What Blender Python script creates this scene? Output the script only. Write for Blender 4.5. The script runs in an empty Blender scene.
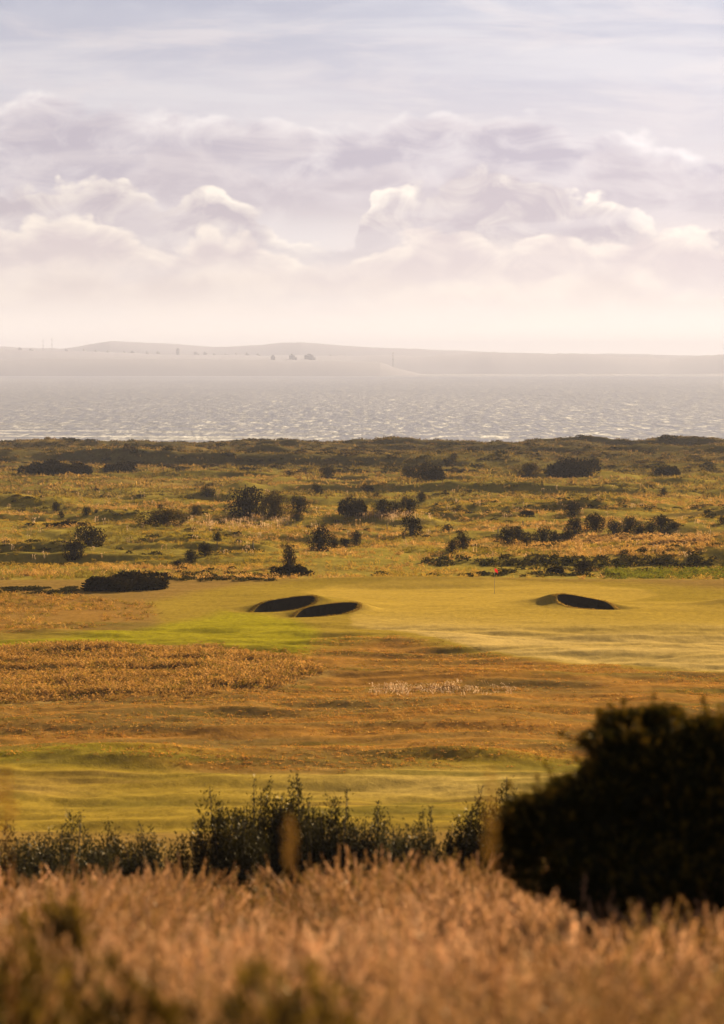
import bpy, math, random
import numpy as np
rng = np.random.default_rng(7)
random.seed(7)
scene = bpy.context.scene
COL = scene.collection
CAMZ, F, CX, HY = 30.0, 3000.0, 362.0, 366.0      # eye height above the sea, focal length in pixels, principal column, horizon row
EXPO = 1.35
SUN_AZ, SUN_EL = 31.0, 17.0                        # degrees to the right of the view, and up

# ------------------------------------------------------------------ noise
def _hash(ix, iy, seed):
    h = (ix.astype(np.int64) * 374761393 + iy.astype(np.int64) * 668265263 + seed * 1442695041) & 0xFFFFFFFF
    h = ((h ^ (h >> 13)) * 1274126177) & 0xFFFFFFFF
    h = (h ^ (h >> 16)) & 0xFFFFFFFF
    return h / 4294967295.0
def vnoise(x, y, seed=0):
    x = np.asarray(x, float); y = np.asarray(y, float)
    ix = np.floor(x); iy = np.floor(y); fx = x - ix; fy = y - iy
    fx = fx*fx*fx*(fx*(fx*6-15)+10); fy = fy*fy*fy*(fy*(fy*6-15)+10)
    a = _hash(ix, iy, seed); b = _hash(ix+1, iy, seed); c = _hash(ix, iy+1, seed); d = _hash(ix+1, iy+1, seed)
    return (a*(1-fx)+b*fx)*(1-fy)+(c*(1-fx)+d*fx)*fy*1.0
def fbm(x, y, seed=0, octv=4, rough=0.5):
    s = 0; a = 1.0; t = 0
    for o in range(octv):
        s = s + a*vnoise(x*2**o+17.3*o, y*2**o-9.1*o, seed+o*31); t += a; a *= rough
    return s/t*2-1                                  # about -1..1
def sstep(a, b, x):
    t = np.clip((x-a)/(b-a), 0, 1); return t*t*(3-2*t)
def gauss(x, y, cx, cy, sx, sy): return np.exp(-((x-cx)/sx)**2-((y-cy)/sy)**2)

# ------------------------------------------------------------------ terrain
PROF = np.array([(-4000,-30),(-400,-8),(-40,-1.9),(0,-1.72),(5,-1.98),(8,-2.33),(14,-3.28),(19,-4.02),(24,-4.72),(28,-5.45),(34,-6.9),(40,-8.2),(55,-11),(80,-14.5),
    (110,-17.3),(128,-18),(252,-18.1),(262,-18.45),(300,-18.55),(350,-19.0),(400,-19.4),(470,-19.7),(520,-20.0),(560,-20.5),(592,-20.9),(640,-19.2),
    (700,-19.9),(800,-21.6),(845,-22.3),(862,-21.9),(880,-22.9),(925,-29),(960,-31.5),(1100,-33.5),(40000,-33.8)], float)
def plane_xy(px, py, rel=18.0):                    # a picture point on the flat links
    Y = rel*F/(py-HY); return (px-CX)*Y/F, Y
#           centre x, y, half width, half depth, turn, depth, lip
BUNK = []; BP = 1.4
for (px, py, w, d, rot, dep, lip) in ((284, 607.0, 2.8, 1.9, 0.62, 0.20, .36), (326, 612.5, 2.8, 1.9, 0.62, 0.20, .36), (586, 606.0, 2.55, 1.9, -0.62, 0.20, .34)):
    x, y = plane_xy(px, py); BUNK.append((x, y, w, d, rot, dep, lip))
def bunk_r(X, Y, b, grow=0.0):
    x, y, w, d, rot, dep, lip = b
    c, s = math.cos(rot), math.sin(rot); u = (X-x)*c+(Y-y)*s; v = -(X-x)*s+(Y-y)*c
    return (np.abs(u/(w+grow))**BP+np.abs(v/(d+grow))**BP)**(1/BP)
def H0(X, Y):                                      # ground before the bunkers are dug
    X = np.asarray(X, float); Y = np.asarray(Y, float)
    wob = sstep(262, 330, Y)*16*fbm(X/70, Y/70, 3, 3)*(1+sstep(560, 620, Y)*1.0)
    wob = wob*(1-sstep(840, 870, Y)*.6)
    z = np.interp(Y+wob, PROF[:,0], PROF[:,1])
    a = sstep(265, 300, Y)*(1-sstep(880, 925, Y))
    z = z + a*(1.25*fbm(X/24, Y/26, 11, 4, .55)+0.5*fbm(X/6, Y/8, 12, 3, .5))
    dn = sstep(590, 650, Y)*(1-sstep(885, 925, Y))
    z = z + dn*(1.5*fbm(X/30, Y/22, 21, 4, .55)-.3)
    for per, lo, hi, am, sd, rise in ((31., 268, 560, 1.55, 33, .16), (47., 575, 872, 3.4, 34, .20), (13., 264, 600, .65, 35, .25)):
        t = (Y+per*.75*fbm(X/(per*1.5), Y/(per*2.2), sd, 3)+X*.12)/per; fr = t-np.floor(t)
        saw = np.where(fr < rise, sstep(0, rise, fr), 1-sstep(rise, 1, fr))
        am2 = am*sstep(-.25, .5, fbm(X/(per*1.3), Y/(per*.9), sd+20, 3)); z = z+sstep(lo, lo+18, Y)*(1-sstep(hi-15, hi+10, Y))*am2*(saw-.35)
    bank = sstep(265, 290, Y)*(1-sstep(330, 350, Y))
    z = z + bank*0.8*np.maximum(0, fbm(X/28, Y/9, 31, 3)-.05)*sstep(20, -30, X+0*Y)
    fw = sstep(70, 120, Y)*(1-sstep(245, 262, Y))  # swells of the near fairway and rough
    smooth = sstep(200, 215, Y)
    z = z + fw*(0.42*fbm(X/16, Y/9, 41, 3)*(1-.6*smooth)+0.27*fbm(X/5.5, Y/2.6, 42, 4)*(1-.93*smooth)+.10*fbm(X/8, Y/1.5, 43, 3)*(1-.96*smooth))
    z = z + fw*(1-smooth)*0.42*gauss(X, Y, -4, 139, 16, 3.2) + fw*.5*gauss(X, Y, 12, 130, 13, 3.0)
    z = z + 0.42*gauss(X, Y, 6.5, 172, 6.0, 3.0)+ .28*gauss(X, Y, -12, 177, 12, 9)
    z = z + .30*gauss(X, Y, -3.9, 229.5, 2.4, 3.2) + .25*gauss(X, Y, -.6, 225.3, 2.4, 3.2) + .45*gauss(X, Y, 14.4, 229, 2.6, 3.4) + .5*gauss(X, Y, 28.5, 227, 3.0, 3)
    z = z - .30*gauss(X, Y, 5, 246, 9, 2.2) + .35*gauss(X, Y, 5, 253, 14, 2.5)
    nr = 1-sstep(45, 80, Y)
    z = z + nr*(0.14*fbm(X/3.0, Y/3.0, 51, 3)*sstep(3, 8, Y))
    return z + CAMZ
def H(X, Y, dig=True):
    z = H0(X, Y)
    for b in BUNK:
        r = bunk_r(X, Y, b)
        c, s = math.cos(b[4]), math.sin(b[4]); v = (-(X-b[0])*s+(Y-b[1])*c)/b[3]
        z = z + b[6]*np.exp(-((r-1.0)/.55)**2)*sstep(-.35, .9, v+.45*((X-b[0])*c+(Y-b[1])*s)/b[2]*np.sign(b[4]))
        z = z + (.42 if b[4] > 0 else -.34)*np.clip(((X-b[0])*c+(Y-b[1])*s)/b[2], -1.5, 1.5)*np.exp(-(r/1.35)**4)
        if dig:
            z = z - (b[5]+b[6]+.9)*(1-sstep(.88, 1.0, r))
    return z
def P(px, py):                                     # first ground point seen at a picture point
    Ys = np.geomspace(4, 915, 3000) if py > 660 else np.geomspace(150, 915, 3000); X = (px-CX)/F*Ys
    d = CAMZ-(py-HY)/F*Ys-H(X, Ys)
    k = np.argmax(d < 0)
    if d[k] >= 0: k = len(Ys)-1
    return float(X[k]), float(Ys[k]), float(H(X[k], Ys[k]))

# ------------------------------------------------------------------ mesh and object helpers
def mesh(name, V, Q, mat=None, col=None, smooth=False):
    V = np.asarray(V, np.float32); Q = np.asarray(Q, np.int32); k = Q.shape[1]
    me = bpy.data.meshes.new(name)
    me.vertices.add(len(V)); me.vertices.foreach_set('co', V.ravel())
    me.loops.add(Q.size); me.loops.foreach_set('vertex_index', Q.ravel())
    me.polygons.add(len(Q)); me.polygons.foreach_set('loop_start', np.arange(len(Q), dtype=np.int32)*k)
    me.update(calc_edges=True)
    me.validate()
    if col is not None:
        c = np.ones((len(V), 4), np.float32); c[:, :3] = col
        me.attributes.new('Col', 'FLOAT_COLOR', 'POINT').data.foreach_set('color', c.ravel())
    if smooth: me.polygons.foreach_set('use_smooth', np.ones(len(Q), bool))
    if mat: me.materials.append(mat)
    return me
def obj(name, data, parent=None, loc=None):
    o = bpy.data.objects.new(name, data); COL.objects.link(o)
    if parent: o.parent = parent
    if loc is not None: o.location = loc
    return o
def tag(o, label=None, cat=None, group=None, kind=None):
    if label: o['label'] = label
    if cat: o['category'] = cat
    if group: o['group'] = group
    if kind: o['kind'] = kind
    return o
class Bag:                                         # gathers quads into one mesh
    def __init__(s): s.V=[]; s.Q=[]; s.C=[]; s.n=0
    def add(s, V, Q, C):
        V = np.asarray(V, float).reshape(-1, 3); s.V.append(V); s.Q.append(np.asarray(Q)+s.n)
        C = np.asarray(C, float)
        if C.ndim == 1: C = np.tile(C, (len(V), 1))
        s.C.append(C); s.n += len(V)
    def mesh(s, name, mat, smooth=False): return mesh(name, np.concatenate(s.V), np.concatenate(s.Q), mat, np.concatenate(s.C), smooth)
    def box(s, x0, x1, y0, y1, z0, z1, c):
        V = [(x,y,z) for z in (z0,z1) for y in (y0,y1) for x in (x0,x1)]
        s.add(V, [(0,2,3,1),(4,5,7,6),(0,1,5,4),(2,6,7,3),(0,4,6,2),(1,3,7,5)], c)
    def tube(s, pts, rad, c, n=7):
        pts = np.asarray(pts, float); rad = np.broadcast_to(rad, len(pts)); V = []
        for i, p in enumerate(pts):
            t = pts[min(i+1, len(pts)-1)]-pts[max(i-1, 0)]; t = t/np.linalg.norm(t)
            a = np.cross(t, (1,0,0) if abs(t[0]) < .8 else (0,1,0)); a /= np.linalg.norm(a); b = np.cross(t, a)
            for k in range(n):
                q = 2*math.pi*k/n; V.append(p+rad[i]*(math.cos(q)*a+math.sin(q)*b))
        Q = [(i*n+k, i*n+(k+1)%n, (i+1)*n+(k+1)%n, (i+1)*n+k) for i in range(len(pts)-1) for k in range(n)]
        s.add(V, Q, c)
def rand_dirs(n):
    v = rng.normal(size=(n, 3)); return v/np.linalg.norm(v, axis=1)[:, None]
def leaves(pos, d, L, W, col):                     # diamond leaves, slightly folded, along directions d
    n = len(pos); r = rand_dirs(n); s = np.cross(d, r); s /= np.linalg.norm(s, axis=1)[:, None]+1e-9; u = np.cross(d, s)
    L = np.broadcast_to(L, n)[:, None]; W = np.broadcast_to(W, n)[:, None]
    V = np.stack([pos, pos+d*L*.45+s*W*.5+u*W*.12, pos+d*L, pos+d*L*.45-s*W*.5+u*W*.12], 1).reshape(-1, 3)
    return V, np.arange(4*n).reshape(-1, 4), np.repeat(col, 4, 0)

# ------------------------------------------------------------------ materials
def newmat(name):
    m = bpy.data.materials.new(name); m.use_nodes = True; nt = m.node_tree; nt.nodes.clear(); return m, nt
def N(nt, t, **kw):
    n = nt.nodes.new(t)
    for k, v in kw.items(): setattr(n, k, v)
    return n
def math_n(nt, op, a, b=None, c=None, clamp=False):
    n = nt.nodes.new('ShaderNodeMath'); n.operation = op; n.use_clamp = clamp
    for i, v in enumerate((a, b, c)):
        if v is None: continue
        if isinstance(v, (int, float)): n.inputs[i].default_value = v
        else: nt.links.new(v, n.inputs[i])
    return n.outputs[0]
def mixc(nt, fac, a, b, mode='MIX'):
    n = nt.nodes.new('ShaderNodeMix'); n.data_type = 'RGBA'; n.blend_type = mode; n.clamp_factor = True
    for i, v in ((0, fac), (6, a), (7, b)):
        if isinstance(v, (int, float)): n.inputs[i].default_value = v
        elif isinstance(v, (tuple, list)): n.inputs[i].default_value = (*v[:3], 1)
        else: nt.links.new(v, n.inputs[i])
    return n.outputs[2]
DIM = ['3D']
def noise_n(nt, vec, scale, detail=4, rough=.55, dist=0, color=False):
    n = nt.nodes.new('ShaderNodeTexNoise'); n.noise_dimensions = DIM[0]; n.inputs['Scale'].default_value = scale; n.inputs['Detail'].default_value = detail
    n.inputs['Roughness'].default_value = rough; n.inputs['Distortion'].default_value = dist
    if vec is not None: nt.links.new(vec, n.inputs['Vector'])
    return n.outputs['Color' if color else 'Fac']
def mapping(nt, vec, scale=(1,1,1), loc=(0,0,0)):
    n = nt.nodes.new('ShaderNodeMapping'); n.inputs['Scale'].default_value = scale; n.inputs['Location'].default_value = loc
    nt.links.new(vec, n.inputs['Vector']); return n.outputs[0]
def ramp(nt, fac, a, b):
    n = nt.nodes.new('ShaderNodeMapRange'); n.interpolation_type = 'SMOOTHSTEP'
    nt.links.new(fac, n.inputs[0]); n.inputs[1].default_value = a; n.inputs[2].default_value = b; return n.outputs[0]

def leaf_mat(name, trans=.4, spec=.0, rough=.4, tint=(1.15, 1.0, .75), var=.25):
    m, nt = newmat(name); at = N(nt, 'ShaderNodeAttribute', attribute_name='Col')
    oi = N(nt, 'ShaderNodeObjectInfo'); hs = N(nt, 'ShaderNodeHueSaturation')
    nt.links.new(at.outputs['Color'], hs.inputs['Color'])
    nt.links.new(math_n(nt, 'MULTIPLY_ADD', oi.outputs['Random'], var*2, 1-var), hs.inputs['Value'])
    d = N(nt, 'ShaderNodeBsdfDiffuse'); nt.links.new(hs.outputs[0], d.inputs['Color'])
    t = N(nt, 'ShaderNodeBsdfTranslucent'); nt.links.new(mixc(nt, 1.0, hs.outputs[0], tint, 'MULTIPLY'), t.inputs['Color'])
    mx = N(nt, 'ShaderNodeMixShader'); mx.inputs[0].default_value = trans
    nt.links.new(d.outputs[0], mx.inputs[1]); nt.links.new(t.outputs[0], mx.inputs[2]); out = mx.outputs[0]
    if spec:
        g = N(nt, 'ShaderNodeBsdfGlossy'); g.inputs['Roughness'].default_value = rough; g.inputs['Color'].default_value = (1, .88, .66, 1)
        m2 = N(nt, 'ShaderNodeMixShader'); m2.inputs[0].default_value = spec
        nt.links.new(out, m2.inputs[1]); nt.links.new(g.outputs[0], m2.inputs[2]); out = m2.outputs[0]
    o = N(nt, 'ShaderNodeOutputMaterial'); nt.links.new(out, o.inputs[0]); return m
def plain_mat(name, col, rough=.8, col2=None, scale=6, bump=.2, spec=.3):
    m, nt = newmat(name); p = N(nt, 'ShaderNodeBsdfPrincipled'); p.inputs['Roughness'].default_value = rough
    p.inputs['Specular IOR Level'].default_value = spec
    g = N(nt, 'ShaderNodeNewGeometry'); n = noise_n(nt, g.outputs['Position'], scale, 5, .6)
    nt.links.new(mixc(nt, n, col, col2 or tuple(c*.7 for c in col)), p.inputs['Base Color'])
    if bump:
        b = N(nt, 'ShaderNodeBump'); b.inputs['Strength'].default_value = bump; b.inputs['Distance'].default_value = .03
        nt.links.new(n, b.inputs['Height']); nt.links.new(b.outputs[0], p.inputs['Normal'])
    o = N(nt, 'ShaderNodeOutputMaterial'); nt.links.new(p.outputs[0], o.inputs[0]); return m

M_GRASS = leaf_mat('dry_grass_blades', .47, tint=(1.25, 1.0, .7))
M_FORE = leaf_mat('seeding_grass', .45, spec=.008, rough=.35, tint=(1.2, .98, .75))
M_BUSH = leaf_mat('bush_leaves', .14, tint=(1.5, 1.15, .4), var=.3)
M_SILVER = leaf_mat('silvery_shrub_leaves', .22, spec=.014, rough=.38, tint=(1.2, 1.05, .6), var=.15)
M_GORSE = leaf_mat('gorse_leaves', .20, spec=.008, tint=(1.6, 1.2, .4), var=0)
M_BARK = plain_mat('bark', (.09, .065, .045), .9, (.04, .03, .02), 14, .5)
M_WOODPOST = plain_mat('weathered_wood', (.16, .13, .10), .85, (.09, .07, .05), 12, .4)
M_DOCK = leaf_mat('seed_stalk', .4, tint=(1.2, .95, .6), var=.1)

# ground: the colour of each kind of turf comes from the 'Col' attribute, fine mottling from noise
def ground_mat():
    m, nt = newmat('links_turf'); at = N(nt, 'ShaderNodeAttribute', attribute_name='Col'); g = N(nt, 'ShaderNodeNewGeometry'); pos = g.outputs['Position']
    n1 = noise_n(nt, mapping(nt, pos, (1, .55, 1)), 1.6, 6, .65); n2 = noise_n(nt, pos, 9, 4, .6); n3 = noise_n(nt, mapping(nt, pos, (.35, 1, 1)), .5, 5, .6); n4 = noise_n(nt, mapping(nt, pos, (3.2, .7, 1)), 1, 3, .7)
    v = math_n(nt, 'ADD', math_n(nt, 'MULTIPLY_ADD', n1, 1.3, .35), math_n(nt, 'ADD', math_n(nt, 'MULTIPLY_ADD', n2, .5, -.25), math_n(nt, 'MULTIPLY_ADD', n4, .9, -.45)))
    v = math_n(nt, 'MULTIPLY', v, math_n(nt, 'MULTIPLY_ADD', n3, .9, .55))
    vc = math_n(nt, 'MULTIPLY_ADD', math_n(nt, 'SUBTRACT', v, 1.0), at.outputs['Alpha'], 1.0)
    cc = N(nt, 'ShaderNodeCombineColor'); [nt.links.new(vc, cc.inputs[i]) for i in range(3)]
    base = mixc(nt, 1.0, at.outputs['Color'], cc.outputs[0], 'MULTIPLY')
    d = N(nt, 'ShaderNodeBsdfDiffuse'); nt.links.new(base, d.inputs['Color'])
    b = N(nt, 'ShaderNodeBump'); b.inputs['Distance'].default_value = .10
    nt.links.new(math_n(nt, 'MULTIPLY', at.outputs['Alpha'], .9), b.inputs['Strength'])
    nt.links.new(math_n(nt, 'ADD', n1, math_n(nt, 'MULTIPLY', n2, .35)), b.inputs['Height']); nt.links.new(b.outputs[0], d.inputs['Normal'])
    o = N(nt, 'ShaderNodeOutputMaterial'); nt.links.new(d.outputs[0], o.inputs[0]); return m
M_GROUND = ground_mat()

# ------------------------------------------------------------------ turf colours, laid out over the links
def soft_poly(x, y, pts, soft):
    pts = np.array(pts, float); ins = np.zeros(x.shape, bool); dmin = np.full(x.shape, 1e9)
    for i in range(len(pts)):
        (x0, y0), (x1, y1) = pts[i], pts[(i+1) % len(pts)]
        cond = ((y0 > y) != (y1 > y)); xi = (x1-x0)*(y-y0)/((y1-y0) if y1 != y0 else 1e-9)+x0
        ins ^= cond & (x < xi)
        dx, dy = x1-x0, (y1-y0)*3.0; L = dx*dx+dy*dy+1e-9      # the plan is drawn foreshortened: depth counts three times
        t = np.clip(((x-x0)*dx+(y-y0)*3.0*dy)/L, 0, 1)
        dmin = np.minimum(dmin, np.hypot(x-(x0+t*dx), (y-y0)*3.0-t*dy))
    sd = np.where(ins, dmin, -dmin); return sstep(-soft, soft, sd)
GREEN_POLY = [(300,590),(330,584),(400,581),(500,581),(590,584),(640,588),(660,594),(628,601),(560,604),(470,610),(400,613),(362,612),(352,601),(322,597)]
FAIR_POLY = [(352,612),(420,606),(560,606),(640,600),(800,604),(800,676),(724,672),(640,668),(545,660),(470,648),(405,633),(350,625)]
LOW_FAIR = [(-80,772),(60,757),(200,772),(330,776),(420,764),(560,760),(800,758),(800,850),(-80,850)]
TAN_POLY = [(-60,650),(20,648),(120,648),(210,646),(300,660),(330,676),(280,690),(180,697),(60,699),(-60,700)]
RED_POLY = [(-60,590),(60,592),(150,602),(170,610),(120,622),(60,630),(-60,634)]
C_ = dict(rough=(.28,.17,.042), brown=(.19,.115,.032), orange=(.385,.185,.036), olive=(.16,.125,.022), lime=(.33,.275,.013), straw=(.54,.375,.12),
          gold=(.46,.305,.050), green=(.33,.225,.030), tan=(.37,.235,.065), wild=(.30,.225,.038), dune=(.12,.092,.034), soil=(.09,.06,.03), lush=(.12,.13,.018), sand=(.42,.34,.24))
def turf(X, Y):
    Yc = np.clip(Y, 60, 2000)
    x = CX+F*X/Yc; y = HY+F*18.0/Yc                  # plan coordinates of the links
    nz = fbm(X/5, Y/7, 61, 4); nb = fbm(X/14, Y/10, 62, 4); nh = fbm(X/9, Y/2.5, 63, 4)
    xq = x+nz*16; yq = y+nb*3.5
    col = np.zeros(X.shape+(3,)); col[:] = C_['wild']; mot = np.full(X.shape, .8)
    def lay(name, w, m=None):
        nonlocal col, mot
        w = np.clip(w, 0, 1); col = col*(1-w[..., None])+np.array(C_[name])*w[..., None]
        if m is not None: mot = mot*(1-w)+m*w
    lay('olive', sstep(.0, .5, fbm(X/26, Y/20, 64, 4))*.55)
    lay('tan', sstep(.05, .5, fbm(X/32, Y/15, 65, 4))*.6)
    lay('dune', sstep(560, 640, Y)*.9)
    lay('tan', sstep(630, 660, Y)*sstep(.1, .5, fbm(X/40, Y/30, 66, 3))*.5)
    links = 1-sstep(252, 262, Y+nb*3)
    lay('rough', links, .55)
    # long brown band of short rough between the two fairways
    w = soft_poly(xq, yq, [(-80,640),(330,640),(420,640),(545,662),(724,674),(800,676),(800,762),(-80,775)], 12)
    lay('brown', w*.5, .8); lay('orange', w*sstep(-.4, .35, nh)*.85); lay('olive', w*sstep(.15, .55, fbm(X/11, Y/3.5, 67, 4))*.75)
    lay('orange', gauss(x, y, 520, 668, 90, 7)*.8+gauss(x, y, 350, 662, 60, 9)*.7)
    lay('orange', soft_poly(xq, yq, RED_POLY, 20)*.5*(.6+.4*sstep(-.3, .4, nz)), .7)
    # mown ground round the green
    ap = soft_poly(xq*.3+x*.7, yq*.3+y*.7, [(150,600),(240,583),(320,578),(620,581),(800,592),(800,680),(600,668),(470,652),(400,640),(300,650),(230,640),(160,625)], 12)
    lay('green', ap, .6)
    lay('lime', soft_poly(xq, y+nb*2, [(-80,640),(60,636),(150,624),(230,610),(290,618),(330,632),(300,652),(210,645),(120,645),(-80,650)], 10)*.95, .75)
    lay('lime', gauss(xq, y, 60, 634, 90, 4)*.5)
    lay('olive', gauss(xq, yq, 100, 622, 60, 3)*.7+gauss(xq, yq, 280, 650, 25, 2.5)*.6)
    lay('gold', soft_poly(x, y, GREEN_POLY, 5)*.95, .42)
    f = soft_poly(x+nz*3, y, FAIR_POLY, 4)
    lay('gold', f*.7, .5)
    lay('straw', f*sstep(610, 640, y-(x-520)*.02)*(.75+.25*sstep(-.4, .3, nh)))
    lay('green', f*gauss(x, y, 620, 625, 120, 9)*.45)
    lay('tan', soft_poly(xq, yq, TAN_POLY, 10), .8)
    lf = soft_poly(xq, y+nb*5, LOW_FAIR, 14)
    lay('green', lf*.9, .7); lay('straw', lf*gauss(xq, yq, 470, 785, 170, 18)*.55)
    lay('lime', gauss(xq, y+nz*2, 60, 762, 110, 7)*.85+gauss(xq, y+nz*2, 520, 762, 120, 5)*.4)
    lay('tan', gauss(xq, yq, 30, 792, 60, 8)*.6); lay('olive', lf*sstep(.0, .45, nh)*.75); lay('brown', lf*sstep(.1, .5, fbm(X/12, Y/2.2, 69, 4))*.5); lay('olive', gauss(xq, yq, 140, 808, 70, 8)*.6)
    lay('brown', sstep(-115, -90, -Y)*1.0, .8)
    lay('soil', 1-sstep(32, 60, Y), .8)
    lay('sand', sstep(890, 915, Y))
    return col, mot

# ------------------------------------------------------------------ the ground sheet
rows = np.concatenate([[-4000,-1200,-300,-60,-15,-3], np.arange(0, 8, .5), np.arange(8, 45, .35), np.arange(45, 110, 1.0), np.arange(110, 218, .4), np.arange(218, 262, .16),
                       np.arange(262, 420, .75), np.arange(420, 960, 1.5), [970,1000,1100,1500,3000,7000,12000,15500]])
td = np.arange(-.150, .1501, .0006); tl = np.geomspace(.153, 1.2, 34)
tc = np.concatenate([-tl[::-1], td, tl]); out = np.array([0, .03, .12, .4, 1.0])
Yeff = np.sqrt(np.clip(rows, 0, None)**2+36.0)
G = tc[None, :]*Yeff[:, None]
edge = 9000.0
left = -edge+(G[:, :1]+edge)*(1-out[::-1][None, :4]); right = G[:, -1:]+(edge-G[:, -1:])*out[None, 1:]
X = np.concatenate([left, np.clip(G, -edge, edge), right], 1)
X = np.sort(np.clip(X, -edge, edge), 1); Yg = np.repeat(rows[:, None], X.shape[1], 1)
# rows far out are wider than the edge: spread them evenly
for i in np.where(Yeff*1.2 > edge-200)[0]: X[i] = np.linspace(-edge, edge, X.shape[1])
Zg = H(X, Yg); nr, nc = X.shape
colg, mot = turf(X, Yg)
ids = np.arange(nr*nc).reshape(nr, nc)
Qg = np.stack([ids[:-1, :-1], ids[:-1, 1:], ids[1:, 1:], ids[1:, :-1]], -1).reshape(-1, 4)
Vg = np.stack([X, Yg, Zg], -1).reshape(-1, 3); cg = colg.reshape(-1, 3); mg = mot.reshape(-1)
def set_alpha(me, a):
    at = me.attributes['Col']; buf = np.empty(len(a)*4, np.float32); at.data.foreach_get('color', buf); buf[3::4] = a; at.data.foreach_set('color', buf)
gme = mesh('ground', Vg, Qg, M_GROUND, cg, True); set_alpha(gme, mg)
tag(obj('ground', gme), kind='structure')
def drape(name, pts, up):
    x = CX+F*X/np.clip(Yg, 60, None); y = HY+F*18.0/np.clip(Yg, 60, None)
    inn = soft_poly(x, y, pts, .01) > .5
    rr = np.min([bunk_r(X, Yg, b) for b in BUNK], 0); inn &= (rr > 1.12) & (Yg > 100) & (Yg < 270)
    q = (inn[:-1, :-1] & inn[1:, :-1] & inn[:-1, 1:] & inn[1:, 1:]).reshape(-1)
    Q = Qg[q]; u, inv = np.unique(Q, return_inverse=True); V = Vg[u].copy(); V[:, 2] += up
    me = mesh(name, V, inv.reshape(-1, 4), M_GROUND, cg[u], True); set_alpha(me, mg[u])
    tag(obj(name, me), kind='structure')
drape('fairway', FAIR_POLY, .006); drape('putting_green', GREEN_POLY, .012); drape('lower_fairway', LOW_FAIR, .006)

# ------------------------------------------------------------------ bunkers
M_SAND = plain_mat('bunker_sand', (.36, .29, .19), .95, (.28, .22, .14), 3, .2, 0)
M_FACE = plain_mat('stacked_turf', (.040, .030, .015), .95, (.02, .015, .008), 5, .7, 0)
BL = ['pot bunker left of the green, higher and leftmost of the pair', 'pot bunker left of the green, lower and right one of the pair', 'pot bunker set in a low mound on the right side of the green']
for b, lab in zip(BUNK, BL):
    bx, by, w, d, rot, dep, lip = b; root = obj('bunker', None, None, (bx, by, float(H(bx, by, False)))); tag(root, 'dark shadowed '+lab, 'bunker', 'greenside bunkers')
    root.empty_display_size = .5; z0 = root.location.z; nA = 96
    th = np.linspace(0, 2*math.pi, nA, endpoint=False); c, s = math.cos(rot), math.sin(rot)
    def ring(r, zf):
        k = (np.abs(np.cos(th))**BP+np.abs(np.sin(th))**BP)**(-1/BP); u = np.cos(th)*w*r*k; v = np.sin(th)*d*r*k; x = u*c-v*s; y = u*s+v*c
        return np.stack([x, y, zf(x+bx, y+by)-z0], -1)
    def surf(rings): 
        V = np.concatenate(rings); k = len(rings)
        return V, np.array([(i*nA+j, i*nA+(j+1) % nA, (i+1)*nA+(j+1) % nA, (i+1)*nA+j) for i in range(k-1) for j in range(nA)])
    top = lambda x, y: H(x, y, False)
    flo = lambda q: (lambda x, y: 0*x+float(np.min(H(bx+np.cos(th)*w, by+np.sin(th)*d, False)))-dep+q)
    V, Q = surf([ring(.02, flo(-.05)), ring(.4, flo(-.03)), ring(.7, flo(0)), ring(.86, flo(.05))])
    obj('sand_floor', mesh('sand_floor', V, Q, M_SAND, None, True), root)
    rs = []
    for k in range(13):                             # courses of turf stepping up to the lip
        q = k/12; rr = .86+.12*q+(.006 if k % 2 else 0)
        rs.append(ring(rr, lambda x, y, q=q: flo(.0)(x, y)*(1-q)+(top(x, y)-.01)*q))
    V, Q = surf(rs); obj('turf_face', mesh('turf_face', V, Q, M_FACE, None, False), root)
    V, Q = surf([ring(.98, lambda x, y: top(x, y)-.012), ring(.985, lambda x, y: top(x, y)+.003), ring(1.03, lambda x, y: top(x, y)+.008), ring(1.10, lambda x, y: top(x, y)+.018), ring(1.17, lambda x, y: top(x, y)-.03)])
    cc, mm = turf(V[:, 0]+bx, V[:, 1]+by); me = mesh('turf_lip', V, Q, M_GROUND, cc, True); set_alpha(me, mm); obj('turf_lip', me, root)

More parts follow.
